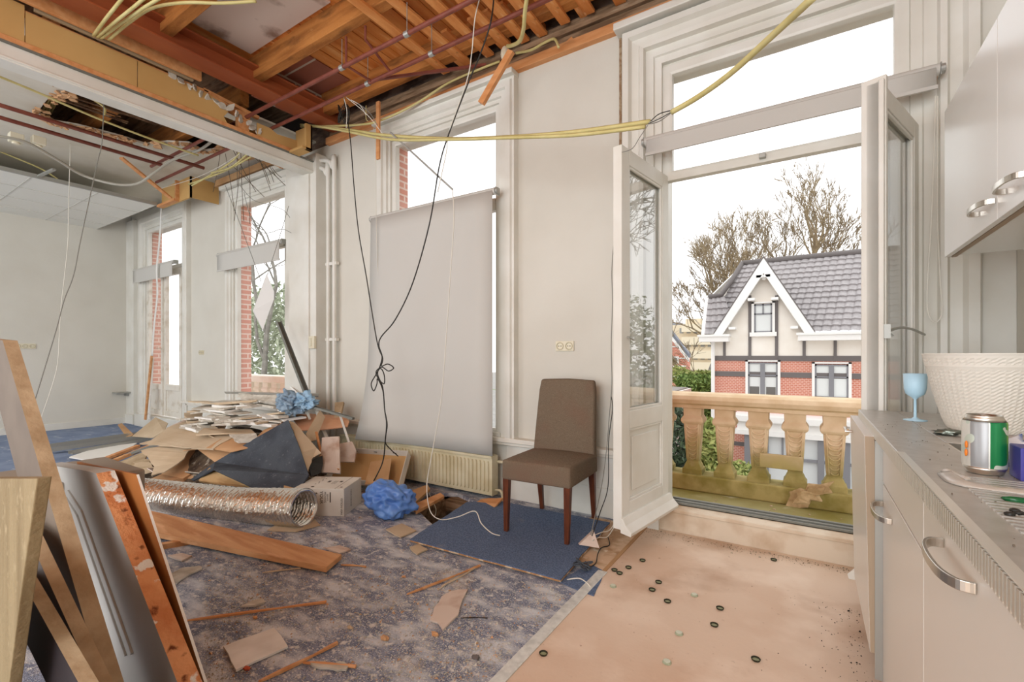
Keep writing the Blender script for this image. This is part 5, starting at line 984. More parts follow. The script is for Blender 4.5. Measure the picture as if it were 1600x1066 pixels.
wire('ceiling_conduit', [pX(-5, 235, -7.9), pX(60, 262, -7.7), pX(90, 280, -7.5)], .009, YELC, 'yellow conduit sinking into the dark gap above the tile ceiling', 'conduit')
for k, (x, y) in enumerate(((25, 216), (60, 221))):
    q = pX(x, y, -6.6); b = B(); b.box(q.x - .05, q.y - .05, q.z - .04, q.x + .05, q.y + .05, q.z + .04); b.tube([q + Vector((0, 0, -.04)), q + Vector((0, 0, -.06))], .03, 12); b.build('ceiling_box', IVORY, None, ['left', 'right'][k] + ' white junction box hanging under the far ceiling pipes', 'junction box', bevel=.006)
wire('hanging_wire', [pX(x, y, -5.2) for x, y in ((163, 120), (160, 215), (152, 255), (140, 310), (125, 380), (115, 430), (100, 470), (88, 515), (70, 575), (50, 640))], .004, GREYWIRE, 'darker hanging cord in the far room reaching from the pipes to the floor', 'cord')
wire('hanging_wire', [pX(x, y, -6.9) for x, y in ((110, 224), (107, 330), (106, 380), (100, 440), (96, 475), (93, 520), (88, 580), (62, 660))], .004, WHITEWIRE, 'paler hanging cord in the far room beside the darker one', 'cord')
wire('hanging_wire', [pX(205, y, XL + .1) + Vector((0, 0, 0)) for y in (340, 420, 500, 580, 605)] , .004, GREYWIRE, 'grey cable running down the far room corner to the small ledge', 'cord')
b = B(); ps = [pY(x, y, 2.95) for x, y in ((251, 322), (249, 370), (244, 420), (245, 460), (240, 510), (237, 556))]; pp = smooth_path(ps, 6)
b.rings([[p + Vector((-.018, 0, 0)), p + Vector((.018, .004, 0)), p + Vector((.018, .012, 0)), p + Vector((-.018, .008, 0))] for p in pp]); b.build('hanging_strip', WHITE, None, 'long white strip hanging from the tile ceiling before the far balcony door', 'strip', smooth=True)
b = B(); b.bar(pY(237, 556, 3.02), pY(227, 656, 2.98), .05, .02, up=(0, 1, 0)); b.build('leaning_lath', OWOOD, None, 'tan lath leaning against the far balcony door frame', 'lath', bevel=.002)
b = B(); b.bar(pY(239, 560, 3.04), pY(233, 655, 3.0), .025, .02, up=(0, 1, 0)); b.build('leaning_lath', WHITE, None, 'white lath leaning next to the tan one at the far balcony door', 'lath')
# wires by the middle window
wire('black_cable', [(772, -6, 2.5), (766, 38, 2.5), (748, 91, 2.55), (733, 126, 2.58), (700, 213, 2.6), (686, 262, 2.6), (671, 350, 2.6), (645, 442, 2.6), (618, 499, 2.6), (596, 526, 2.6), (592, 540, 2.6), (597, 557, 2.58), (594, 572, 2.58), (590, 585, 2.6), (598, 606, 2.6), (601, 640, 2.58), (604, 662, 2.58), (602, 688, 2.6), (598, 722, 2.6), (584, 752, 2.55)], .005, BLACK, 'long black cable swinging down before the middle window into the tray', 'cable')
wire('black_cable', [(538, 158, 2.75), (547, 215, 2.75), (553, 290, 2.7), (560, 360, 2.68), (572, 430, 2.65), (580, 480, 2.62), (590, 538, 2.6), (598, 560, 2.62), (596, 572, 2.6), (606, 569, 2.55), (615, 575, 2.55), (607, 580, 2.58), (597, 574, 2.6), (588, 580, 2.6), (590, 590, 2.6), (600, 600, 2.55), (600, 585, 2.55), (594, 576, 2.58), (586, 588, 2.62), (580, 600, 2.62), (584, 611, 2.6), (589, 600, 2.6), (590, 592, 2.6), (598, 610, 2.58), (601, 640, 2.57), (605, 664, 2.57), (602, 690, 2.6), (610, 702, 2.7), (622, 713, 2.8)], .0045, BLACK, 'looped black cable knotted beside the lower left of the blind', 'cable')
wire('white_wire', [(750, -4, 2.4), (742, 30, 2.4), (737, 84, 2.45), (729, 128, 2.5), (702, 205, 2.6), (697, 240, 2.58), (684, 300, 2.58)], .0035, WHITEWIRE, 'pale cord falling from the laths across the middle window top', 'cord')
wire('white_wire', [(707, 296, 2.6), (709, 345, 2.6), (703, 440, 2.6), (697, 530, 2.6), (690, 620, 2.6), (683, 665, 2.55), (674, 715, 2.5), (667, 760, 2.45), (672, 798, 2.4), (688, 812, 2.36), (715, 808, 2.34), (742, 799, 2.34), (752, 818, 2.3), (768, 833, 2.3), (781, 837, 2.33)], .0035, WHITEWIRE, 'long white cord hanging over the blind and looping to the chair leg', 'cord')
wire('white_wire', [(666, 755, 2.85), (672, 775, 2.8), (681, 795, 2.7), (679, 808, 2.6)], .0025, WHITEWIRE, 'short thin cord dipping into the floor hole', 'cord')
wire('white_wire', [(572, 165, 2.88), (572, 185, 2.88), (575, 189, 2.88)], .004, YELC, 'stub of yellow cord above the middle window corner', 'cord')
wire('white_wire', [(584, 200, 2.95), (587, 260, 2.95), (588, 345, 2.95), (590, 420, 2.97), (592, 500, 3.0), (589, 590, 3.0)], .003, WHITEWIRE, 'thin pull cord along the left edge of the big blind', 'cord')
wire('tangle_wire', [(537 + 9 * math.sin(k * 1.3) , 178 + 15 * math.cos(k * 1.9), 2.72 + .04 * math.sin(k)) for k in range(22)], .004, BLACK, 'black tangle of cable hanging at the pipe end near the pilaster', 'cable')
for k, (x0, y0, x1, y1) in enumerate(((541, 152, 600, 212), (548, 156, 572, 180), (537, 152, 541, 200), (557, 160, 590, 196))):
    wire('tangle_wire', [(x0, y0, 2.6), ((x0 + x1) / 2 + 3, (y0 + y1) / 2 - 3, 2.65), (x1, y1, 2.7)], .003, WHITEWIRE if k != 3 else GREYWIRE, ['longest white', 'short white', 'straight white', 'grey'][k] + ' wire radiating from the black cable tangle', 'wire', group='wires round the black tangle')
# wires by the balcony leaf
wire('grey_wire', [(961, 276, 3.145), (959, 300, 3.14), (961, 326, 3.145)], .003, GREYWIRE, 'short grey wire stub on the wall by the left leaf top', 'wire')
wire('grey_wire', [(961, 360, 3.0), (956, 420, 2.98), (957, 470, 2.98), (955, 540, 2.95), (956, 600, 2.93), (952, 650, 2.9), (948, 700, 2.85), (940, 760, 2.75), (923, 836, 2.55)], .003, GREYWIRE, 'grey wire beside the balcony leaf that ends at the triangular block', 'wire')
wire('grey_wire', [(955, 620, 2.92), (957, 640, 2.9), (951, 690, 2.85), (950, 760, 2.75), (938, 800, 2.65), (925, 838, 2.55)], .003, BLACK, 'darker wire twisted with the grey one by the balcony leaf', 'wire')
wire('grey_wire', [(972, 792, 2.9), (955, 826, 2.75), (940, 832, 2.65), (925, 838, 2.55)], .003, WHITEWIRE, 'pale wire running from the door foot to the triangular block', 'wire')
wire('grey_wire', [(966, 812, 2.85), (950, 838, 2.7), (936, 840, 2.6), (926, 845, 2.52)], .003, WHITEWIRE, 'lower pale wire running from the door foot to the block', 'wire')
wire('yellow_wire', [(886, 906, 2.1), (905, 904, 2.12), (918, 912, 2.14), (924, 920, 2.13)], .003, WHITEWIRE, 'small white wire arching under the corner of the carpet board', 'wire')
# stiff suspension wires by the heap window
ends = [((346, 222), (333, 300)), ((352, 240), (366, 330)), ((362, 230), (400, 300)), ((370, 225), (371, 290)), ((376, 228), (381, 345)), ((388, 240), (390, 350)), ((402, 240), (423, 298)), ((405, 250), (422, 288)), ((412, 255), (428, 285)), ((395, 244), (444, 288)), ((420, 258), (446, 290)), ((362, 258), (413, 308)), ((375, 262), (366, 345)), ((425, 262), (440, 278))]
names_ = ['leftmost, ending in a hook', 'crossing down to the left casing', 'slanting right over the casing', 'straight and short', 'long and straight near the casing', 'long beside the straight one', 'slanting to the pane', 'slanting just under the beam', 'short under the beam end', 'longest slanting right', 'ending at the right casing', 'crossing the casing low', 'thin and bent to the left', 'tiny at the beam foot']
for k, (a, c) in enumerate(ends):
    mid = ((a[0] + c[0]) / 2 + R.uniform(-2, 2), (a[1] + c[1]) / 2 + R.uniform(-3, 3), 2.75)
    wire('suspension_wire', [(a[0], a[1], 2.7 if a[0] < 395 else 2.8), mid, (c[0], c[1], 2.8)], .0032, mat('stiff dark wire', (104, 92, 76), .5, .4), 'stiff brown suspension wire by the beam end, ' + names_[k], 'wire', group='suspension wires above the heap window')
wire('thin_cable', [(375, 290, 2.85), (395, 312, 2.9), (420, 320, 2.9), (442, 328, 2.9), (453, 340, 2.92)], .003, GREYWIRE, 'upper thin cable looping across the heap window pane', 'cable')
wire('thin_cable', [(381, 300, 2.85), (390, 335, 2.9), (402, 360, 2.9), (420, 364, 2.9), (440, 358, 2.9), (455, 364, 2.92)], .003, GREYWIRE, 'lower thin cable looping across the heap window pane', 'cable')
wire('thin_cable', [(240, 298, 2.7), (300, 280, 2.6), (340, 262, 2.6), (375, 240, 2.6)], .003, WHITEWIRE, 'pale cable strung from the corner bulkhead to the beam', 'cable')
for k, (pts) in enumerate(([(300, 290, 2.7), (335, 270, 2.7), (365, 250, 2.7), (378, 232, 2.7)], [(295, 288, 2.72), (350, 268, 2.7), (392, 245, 2.7)], [(330, 270, 2.65), (360, 262, 2.68), (385, 242, 2.7), (388, 236, 2.7)])):
    wire('torn_conduit', pts, .010, YELC, ['upper', 'middle', 'lower'][k] + ' torn yellow conduit end under the beam above the heap window', 'conduit', group='torn conduits under the beam')
# hanging tile fragment on two cords
t = thing('ceiling_tile_fragment', pY(412, 470, 2.8), 'broken white ceiling tile fragment dangling before the heap window', 'tile fragment')
b = B(); pts = [pY(x, y, Y) for x, y, Y in ((417, 428, 2.82), (428, 455, 2.85), (428, 468, 2.85), (421, 486, 2.84), (411, 515, 2.8), (396, 485, 2.75))]; b.prism(pts, Vector((-.03, .01, -.005))); b.build('tile', mat('white tile face', (226, 224, 220), .8), t)
wire('carrying_wire', [(352, 290, 2.8), (375, 350, 2.8), (408, 440, 2.8)], .003, GREYWIRE, 'left cord carrying the broken tile fragment', 'cord'); wire('carrying_wire', [(451, 322, 2.9), (440, 360, 2.88), (417, 432, 2.83)], .003, GREYWIRE, 'right cord carrying the broken tile fragment', 'cord')
# odd timber around the beam end and joists
for k, (a, c, w_, m_, lab) in enumerate((((300, 262, 2.75), (347, 226, 2.7), .05, STRIPWOOD, 'short orange batten slanting under the beam by the heap window'), ((382, 232, 2.9), (440, 262, 2.9), .04, OWOOD, 'brown batten lying behind the stiff wires under the beam'), ((345, 258, 3.0), (418, 240, 2.9), .06, KRAFT, 'tan edge board over the heap window casing'))):
    b = B(); b.bar(pY(*a), pY(*c), w_, .02); b.build('loose_batten', m_, None, lab, 'batten', bevel=.002)
# ================================================================== OUTSIDE: balcony
b = B(); b.box(-1.6, OY, -.2, 1.6, 4.85, -.075); S('balcony_floor', b, layered('wet mossy slab', [(166, 160, 112), ((134, 126, 66), 2, 6, .42, .62, (1, 1, 1)), ((196, 192, 160), 5, 5, .6, .75, (1, 1, 1))], .6))
b = B(); b.box(-10.5, OY, -.2, -4.4, 4.85, -.075); S('balcony_floor', b, STONE)
BY = 4.52
def baluster(b, x, y, z0, h, k=1.0):
    pr = [(.092, 0), (.092, .065), (.082, .07), (.07, .10), (.055, .13), (.060, .15), (.078, h - .19), (.080, h - .16), (.092, h - .155), (.104, h - .135), (.104, h - .115), (.088, h - .09), (.082, h - .085), (.085, h)]
    b.lathe([(r * k, z) for r, z in pr], (x, y, z0), sq=True)
t = thing('balustrade', (-.3, BY, -.075), 'weathered mossy sandstone balustrade on the balcony beyond the open doors', 'balustrade')
b = B(); b.box(-1.6, BY - .12, -.075, 1.5, BY + .12, .07)
rk = [(-1.6, .07)]
b.build('plinth', MOSS, t, bevel=.012)
b = B(); b.rings([[Vector((x, BY + y, z)) for y, z in ((-.11, .67), (-.11, .70), (-.15, .715), (-.165, .75), (-.15, .785), (-.10, .805), (.10, .805), (.15, .785), (.165, .75), (.15, .715), (.11, .70), (.11, .67))] for x in (-1.6, 1.5)]); b.build('rail', MOSS, t, bevel=.004)
for k in range(12):
    x = -1.43 + .2667 * k
    if k == 0: continue
    b = B(); baluster(b, x, BY, .05, .63, .92); q = b.build('baluster', MOSS, t, bevel=.006)
    b = B()
    for j in range(8):
        zz = .22 + j * .042; hw = .026 + .0035 * j; yy = BY - (.0605 + .018 * (zz - .2) / .35)
        b.tube([(x + hw * math.cos(a), yy, zz + hw * .8 * math.sin(a)) for a in [math.pi + math.pi * i / 6 for i in range(7)]], .007, 6)
    for sg in (-1, 1): b.tube([(x + sg * .036, BY - .062, .2), (x + sg * .056, BY - .08, .54)], .006, 6)
    b.build('carved_scales', MOSS, q)
b = B(); b.box(-.37 + .02, BY - .115, .21, -.10 + .06, BY - .075, .325); b.build('stone_patch', MOSS, t, bevel=.006)
b = B(); bp_ = [pY(x, y, BY - .122) for x, y in ((1227, 790), (1236, 774), (1233, 768), (1250, 762), (1258, 764), (1262, 754), (1282, 758), (1303, 752), (1296, 762), (1300, 770), (1280, 772), (1284, 782), (1268, 781), (1262, 792), (1246, 791))]
b.prism(bp_, (0, -.025, 0)); b.prism([p.lerp(bp_[0].lerp(bp_[7], .5), .35) for p in bp_], (0, -.045, 0))
for v in b.m.verts: v.co += Vector((noise.noise(v.co * 30), noise.noise(v.co * 31) * .5, noise.noise(v.co * 33))) * .012
b.build('broken_render', layered('broken pale render', [(214, 190, 150), ((176, 150, 110), 12, 6, .4, .6, (1, 1, 1))], .95, .5, 40), t)
b = B()
for k in range(40): x = R.uniform(-1.2, 1.2); y = R.uniform(3.9, 4.3); s_ = R.uniform(.005, .02); b.box(x, y, -.074, x + s_, y + s_ * .7, -.068, rot=Matrix.Rotation(R.uniform(0, 3), 3, 'Z'))
tag(b.build('fallen_flakes', BEIGE), 'pale flakes fallen on the balcony slab', 'flakes', kind='stuff')
t = thing('balustrade', (-7.4, BY, -.075), 'pale sandstone balustrade seen through the far room windows', 'balustrade')
b = B(); b.box(-10.5, BY - .1, -.075, -4.4, BY + .1, .05); b.build('plinth', STONE, t); b = B(); b.box(-10.5, BY - .15, .68, -4.4, BY + .15, .80); b.build('rail', STONE, t, bevel=.02)
for k in range(23):
    b = B(); baluster(b, -10.3 + .2667 * k, BY, .05, .63, .92); b.build('baluster', STONE, t)
# street, garden
b = B(); b.box(-70, 3.5, -3.5, 70, 140, -3.4); S('ground', b, layered('grey paving', [(170, 168, 164), ((150, 148, 142), 2, 6, .4, .6, (1, 1, 1)), ((120, 140, 90), .15, 3, .62, .66, (1, 1, 1))], .9))
# ------------------------------------------------------------------ villa across the street
HY = 17.0
def hp_(x, y, Y=HY): return pY(x, y, Y)
ZG = -3.4
t = thing('villa', hp_(1250, 555) * 1 + Vector((0, 0, -4.5)), 'villa of red brick and white stucco with a steep gable and grey tiled roof', 'house')
STUC = mat('white stucco', (246, 240, 230), .85, col2=(240, 232, 220), scale=2); DG = mat('dark grey timber', (112, 106, 104), .7); FG = mat('grey window frame', (134, 134, 138), .5)
VB = brickmat('villa brick', (208, 132, 110), (200, 122, 100), (228, 190, 174), bw=.11, rh=.055, ms=.008); VW = mat('villa white paint', (242, 240, 236), .6)
x0v = hp_(1116, 560).x; x1v = 5.2; zb = hp_(1116, 560).z; ze = hp_(1250, 530).z
b = B(); b.box(x0v, HY, ZG, x1v, HY + 6, zb - .001); b.build('brick_wall', VB, t)
b = B(); b.box(x0v, HY, zb, x1v, HY + 5.9, ze); ap = hp_(1193, 408); gl, gr_ = hp_(1122, 524), hp_(1268, 521); b.prism([Vector((gl.x, HY, ze)), Vector((gr_.x, HY, ze)), Vector((ap.x, HY, ap.z))], (0, 2.5, 0)); b.build('stucco_wall', STUC, t)
b = B()
for ya, yb in ((556, 563.5), (580, 587.5)): za, zc = hp_(1116, ya).z, hp_(1116, yb).z; b.box(x0v - .01, HY - .03, zc, x1v, HY, za)
za, zc = hp_(1116, 742).z, hp_(1116, 748).z; zq, zw = hp_(1150, 690).z, hp_(1150, 696).z; b.box(x0v, HY - .02, zw, hp_(1165, 690).x, HY, zq); b.build('dark_band', DG, t)
b = B()
for xa, xb, yt in ((1130, 1134, 530), (1169.5, 1174, 462), (1211, 1216, 462), (1254, 1259, 530), (1302.5, 1307.5, 530), (1353, 1358, 530)): a = hp_(xa, yt); b.box(a.x, HY - .04, zb, hp_(xb, yt).x, HY, a.z)
b.m.free()
for xa, xb, yt in ((1130, 1134, 530), (1169.5, 1174, 462), (1211, 1216, 462), (1254, 1259, 530), (1302.5, 1307.5, 530), (1353, 1358, 530)): a = hp_(xa, yt); b = B(); b.box(a.x, HY - .04, zb, hp_(xb, yt).x, HY, a.z); b.build('timber_post', DG, t)
for nm, (xl, yt, xr, yb), ncol, sp in (('window', (1165, 563, 1219.5, 626), 2, .38), ('window', (1268.5, 566, 1330.5, 628.5), 2, .38), ('window', (1174.5, 473, 1211, 524), 2, .35)):
    a, c = hp_(xl, yt), hp_(xr, yb); wf = B(); m_ = .075; wf.box(a.x, HY - .07, c.z, a.x + m_, HY + .02, a.z); wf.box(c.x - m_, HY - .07, c.z, c.x, HY + .02, a.z); wf.box(a.x, HY - .07, a.z - m_ * .6, c.x, HY + .02, a.z); wf.box(a.x - .05, HY - .14, c.z - .03, c.x + .05, HY + .02, c.z + .1)
    w_ = wf.build('window', VW, t)
    X0, X1, Z0, Z1 = a.x + m_, c.x - m_, c.z + .1, a.z - .07; g = B(); e_ = .045
    g.box(X0, HY - .05, Z0, X1, HY, Z0 + e_); g.box(X0, HY - .05, Z1 - e_, X1, HY, Z1); g.box(X0, HY - .05, Z0, X0 + e_, HY, Z1); g.box(X1 - e_, HY - .05, Z0, X1, HY, Z1); zs = Z1 - (Z1 - Z0) * sp; g.box(X0, HY - .05, zs - .02, X1, HY, zs + .025)
    xm = (X0 + X1) / 2
    if yt > 500: g.box(xm - .065, HY - .06, Z0, xm + .065, HY, Z1)
    else: g.box(xm - .02, HY - .05, zs, xm + .02, HY, Z1)
    g.build('sash', FG, w_)
    g = B(); g.box(X0, HY + .0 - .02, Z0, X1, HY - .015, Z1); g.build('pane', mat('villa curtain glass', (226, 230, 228), .15, spec=.8) , w_)
    if xl == 1165: g = B(); g.box(X0 + .05, HY - .024, Z0 + .05, xm - .1, HY - .019, Z0 + .32); g.box(xm + .1, HY - .024, Z0 + .05, X1 - .06, HY - .019, Z0 + .32); g.build('dark_interior', mat('dim interior', (110, 108, 104), .3), w_)
# ground floor bay
za, zc = hp_(1200, 648).z, hp_(1200, 674).z; xa = hp_(1158, 660).x
b = B(); b.box(xa, HY - 1.0, zc + .12, x1v, HY, za); b.box(xa - .12, HY - 1.15, za - .12, x1v, HY, za + .05); b.box(xa - .06, HY - 1.08, zc, x1v, HY, zc + .14); b.build('bay_cornice', VW, t)
b = B(); b.box(xa + .2, HY - .9, ZG, x1v, HY, zc); b.build('bay_wall', mat('bay pale glass', (220, 224, 224), .15, spec=.8), t)
b = B(); X = xa + .2
zt = zc; zbm = hp_(1250, 752).z
for k, wx in enumerate((0, .5, 1.9, 2.5, 3.9, 4.5)): b.box(X + wx, HY - 1.0, zbm - .3, X + wx + .16, HY - .88, zt)
for wx in (1.0, 1.45, 3.0, 3.4): b.box(X + wx, HY - .96, zt - .62, X + wx + .05, HY - .88, zt)
b.box(X, HY - .98, zt - .68, x1v, HY - .88, zt - .6); b.box(X, HY - .98, zbm - .1, x1v, HY - .88, zbm + .05); b.build('bay_frame', FG, t)
b = B(); b.box(X - .02, HY - 1.02, ZG, x1v, HY - .86, zbm - .28); b.build('bay_plinth', VB, t)
b = B(); b.box(X + 4.9, HY - 1.02, zbm - .3, X + 6.2, HY - .86, zt); b.build('bay_dark_panel', DG, t)
# gutters, barge boards
for (xl, xr, yy) in ((1096, 1141, 525), (1247, 1420, 522)):
    a, c = hp_(xl, yy), hp_(xr, yy); b = B(); b.box(a.x, HY - .45, a.z - .22, c.x if xr < 1400 else x1v, HY, a.z); b.box(a.x - .04, HY - .5, a.z - .05, c.x + .04 if xr < 1400 else x1v, HY, a.z + .02); b.build('gutter', VW, t)
ap = hp_(1193, 403, HY - .35); bl, br_ = hp_(1115, 523, HY - .35), hp_(1274, 521, HY - .35)
b = B()
for q, s_ in ((bl, 1), (br_, -1)):
    dirv = (ap - q).normalized(); w_ = .34
    b.prism([q, ap, ap + Vector((0, 0, -w_ * 1.15 * 1.25)), q + Vector((s_ * w_ * .78, 0, 0))], (0, .12, 0))
b.build('barge_board', VW, t, bevel=.01)
b = B()
for q in (bl, br_): b.prism([q, ap, ap + Vector((0, 0, .07)), q + Vector((0, 0, .07))], (0, 1.6, 0))
b.build('gable_roof', DG, t)
b = B()
for f in (.12, .5, .8):
    for q, s_ in ((bl, 1), (br_, -1)): p = q.lerp(ap, f) + Vector((s_ * .38, 0, -.05)); b.box(p.x - .1, HY - .35, p.z - .08, p.x + .1, HY, p.z)
b.ico((ap.x, HY - .2, ap.z - .62), .07, 2); b.build('bracket', VW, t)
# tiled roof: rows and columns of curved tiles
def tiles(b, eL, eR, rL, rR, ncol, nrow):
    nu = ncol * 6; rows = []
    n = (eR - eL).cross(rL - eL).normalized()
    if n.y > 0: n = -n
    for j in range(nrow):
        for f, lift in ((0, .05), (.96, .0)):
            v = (j + f) / nrow; r_ = []
            for i in range(nu + 1):
                u = i / nu; p = eL.lerp(eR, u).lerp(rL.lerp(rR, u), v); ph = (i % 6) / 6; wv = .014 * (math.sin(ph * 2 * math.pi) + .5 * math.sin(ph * 4 * math.pi + .8))
                r_.append(b.m.verts.new(p + n * (lift + wv)))
            rows.append(r_)
    for j in range(len(rows) - 1):
        for i in range(nu): b.m.faces.new((rows[j][i], rows[j][i + 1], rows[j + 1][i + 1], rows[j + 1][i]))
TILE = mat('grey glazed roof tile', (174, 169, 169), .45, col2=(158, 153, 153), scale=9, spec=.6)
RY = HY + 2.4
a0, a1 = hp_(1101, 523, HY + .3), Vector((x1v, HY + .3, hp_(1101, 523, HY + .3).z)); r0 = hp_(1160, 413, RY); r1 = Vector((x1v, RY, r0.z)); m0 = hp_(1107, 465, HY + .9)
b = B(); tiles(b, a0, a1, Vector((r0.x, RY, r0.z)), r1, 34, 14)
b.build('tiled_roof', TILE, t)
mid = a0.lerp(r0, .45)
b = B(); tiles(b, a0, mid.lerp(a0, 0) + Vector((.9, 0, -mid.z + a0.z)) if 0 else a0 + Vector((1.0, 0, 0)), m0, hp_(1132, 462, HY + 1.1), 4, 6); b.build('left_roof_skirt', TILE, t)
b = B(); b.tube([m0 + Vector((0, 0, .03)), hp_(1126, 462, HY + 1.05), hp_(1142, 440, HY + 1.6), r0 + Vector((0, 0, .05))], .09, 8); b.tube([r0 + Vector((0, 0, .04)), r1 + Vector((0, 0, .04))], .10, 8); b.build('ridge_tiles', DG, t, smooth=True)
b = B(); b.prism([a0 + Vector((0, .2, -.1)), m0, r0, r0 + Vector((0, 3.0, 0)), a0 + Vector((0, 5.5, 0))], (.05, 0, 0)); b.build('side_gable', VW, t)
b = B(); b.prism([a0, m0, m0 + Vector((-.12, 0, 0)), a0 + Vector((-.12, 0, 0))], (0, .3, 0)); b.build('side_board', VW, t)
b = B(); q = hp_(1115, 540); b.tube([(q.x, HY - .12, ZG), (q.x, HY - .12, ze + .1)], .06, 8); b.build('downpipe', VW, t)
# ------------------------------------------------------------------ small brick house, flats, garage
t = thing('brick_house', pY(1050, 560, 38) + Vector((0, 0, -4)), 'small orange brick house with white gable trim beyond the hedges', 'house')
SB = brickmat('pale orange brick', (212, 128, 106), (202, 116, 94), (230, 184, 166), bw=.3, rh=.12, ms=.02)
Yh = 38
A = [pY(*p, Yh) for p in ((1006, 560), (1042, 518), (1072, 556), (1072, 660), (1006, 660))]
b = B(); b.prism(A, (0, 1.5, 0)); b.build('brick_wall', SB, t)
b = B(); q0, q1, q2 = pY(1003, 562, Yh - .3), pY(1042, 515, Yh - .3), pY(1076, 559, Yh - .3)
for a, c in ((q0, q1), (q1, q2)): b.prism([a, c, c + Vector((0, 0, -.35)), a + Vector((0, 0, -.35))], (0, .3, 0))
for y_ in (541, 559, 571, 579): p = pY(1040, y_, Yh - .05); b.box(p.x, Yh - .06, p.z - .1, pY(1072, y_, Yh).x, Yh, p.z)
b.build('white_trim', VW, t)
b = B()
for a, c in ((q0, q1), (q1, q2)): b.prism([a, c, c + Vector((0, 0, .3)), a + Vector((0, 0, .3))], (0, .8, 0))
b.build('roof', mat('slate grey', (120, 124, 134), .7), t)
for (xl, yt, xr, yb) in ((1041, 537, 1050, 552), (1053, 557, 1061, 569), (1039, 580, 1064, 590)):
    a, c = pY(xl, yt, Yh), pY(xr, yb, Yh); g = B(); g.box(a.x, Yh - .12, c.z, c.x, Yh, a.z); w_ = g.build('window', VW, t); g = B(); g.box(a.x + .12, Yh - .14, c.z + .12, c.x - .12, Yh - .12, a.z - .12); g.build('pane', DKMETAL, w_)
t = thing('apartment_block', pY(1090, 560, 55) + Vector((0, 0, -5)), 'beige terraced apartment block with balconies far behind the villa', 'building')
Ya = 55; AB = mat('beige flats wall', (228, 214, 188), .85, col2=(220, 204, 176), scale=1)
b = B()
for xl, yt, xr in ((1044, 508, 1092), (1068, 498, 1180), (1060, 530, 1180)): a = pY(xl, yt, Ya); b.box(a.x, Ya + (yt - 530) * -.03, ZG, pY(xr, yt, Ya).x, Ya + 8, a.z)
b.build('block_wall', AB, t)
for yy in (507, 527, 548, 566, 578): 
    a = pY(1066, yy, Ya); b = B(); b.box(a.x, Ya - .4, a.z - .9, pY(1180, yy, Ya).x, Ya, a.z); b.build('balcony_band', mat('sand concrete', (232, 220, 194), .85), t)
for k in range(18):
    cx2 = 1062 + (k % 6) * 11; yy = (517, 538, 558)[k // 6]; a = pY(cx2, yy - 4, Ya - .02); c = pY(cx2 + 6, yy + 4, Ya - .02); g = B(); g.box(a.x, Ya - .1, c.z, c.x, Ya, a.z); g.build('window', mat('dim flats glass', (150, 150, 146), .5), t)
b = B(); a = pY(1036, 505, 60); b.box(a.x - 12, 60, ZG, pY(1062, 505, 60).x, 68, a.z); b.build('far_roof', mat('far grey roof', (150, 152, 158), .8), None, 'far grey flat roof left of the beige apartment block', 'building')
t = thing('garage', pY(1040, 630, 17) + Vector((0, 0, -2)), 'low garage with a flat grey roof and white fascia below the hedge', 'garage')
b = B(); a, c = pY(1010, 612, 18), pY(1066, 601, 18); b.box(a.x, 16.5, ZG, c.x, 19, c.z - .35); b.build('garage_wall', VW, t); b = B(); b.box(a.x, 16.3, c.z - .5, c.x + .1, 19.1, c.z - .2); b.build('fascia', VW, t); b = B(); b.box(a.x, 16.4, c.z - .2, c.x, 19, c.z - .16); b.build('roof_felt', mat('felt', (150, 146, 142), .9), t)
# ------------------------------------------------------------------ greenery
def leafmat(n, c1, c2): return mat(n, c1, .8, col2=c2, scale=9, lo=.4, hi=.6)
HG = leafmat('hedge green', (134, 156, 84), (84, 108, 50)); PG = leafmat('conifer green', (120, 134, 96), (74, 92, 60)); YG = leafmat('yellow green', (176, 180, 110), (120, 136, 70))
def foliage(name, n, fn, s0, s1, m, lab, cat, group=None):
    b = B()
    for k in range(n):
        p = fn(); s_ = R.uniform(s0, s1); d1 = Vector((R.gauss(0, 1), R.gauss(0, 1), R.gauss(0, 1))).normalized(); d2 = d1.orthogonal().normalized() * .45
        v = [b.m.verts.new(p + q * s_) for q in (-d1, d2, d1, -d2)]; b.m.faces.new(v)
    return b.build(name, m, None, lab, cat, group)
def boxf(x0, y0, z0, x1, y1, z1):
    def f():
        a = R.random()
        if a < .4: return Vector((R.uniform(x0, x1), y0 + R.gauss(0, .06), R.uniform(z0, z1)))
        if a < .8: return Vector((R.uniform(x0, x1), R.uniform(y0, y1), z1 + R.gauss(0, .06)))
        return Vector((R.choice((x0, x1)) + R.gauss(0, .05), R.uniform(y0, y1), R.uniform(z0, z1)))
    return f
for k, (xl, xr, yt, Yk, dpt, mm, lab) in enumerate(((1068, 1114, 601, 20.5, 1.5, HG, 'clipped green hedge nearest the villa corner, lowest of three'), (1058, 1114, 591, 24, 1.6, HG, 'middle clipped hedge stepping up behind the nearest one'), (1064, 1116, 584, 29, 2, YG, 'rearmost yellowish hedge before the brick house'))):
    a, c = pY(xl, yt, Yk), pY(xr + 30, yt, Yk)
    foliage('hedge', 5200, boxf(a.x, Yk, ZG, c.x, Yk + dpt, a.z), .08, .16, mm, lab, 'hedge', 'hedges left of the villa')
def sph(c, r): 
    c = Vector(c)
    def f():
        d = Vector((R.gauss(0, 1), R.gauss(0, 1), R.gauss(0, 1))).normalized(); return c + Vector((d.x * r[0], d.y * r[1], d.z * r[2])) * R.uniform(.6, 1.05)
    return f
foliage('shrub', 1500, sph(pY(1052, 598, 26), (1.3, 1, .9)), .06, .14, YG, 'pale yellow green bush beside the garage', 'shrub')
foliage('shrub', 2600, sph(pY(1052, 690, 14), (.7, .7, 1.3)), .05, .12, mat('dark glossy leaf', (78, 96, 66), .5, col2=(50, 64, 46), scale=9), 'dark green shrub seen between the two leftmost balusters', 'shrub')
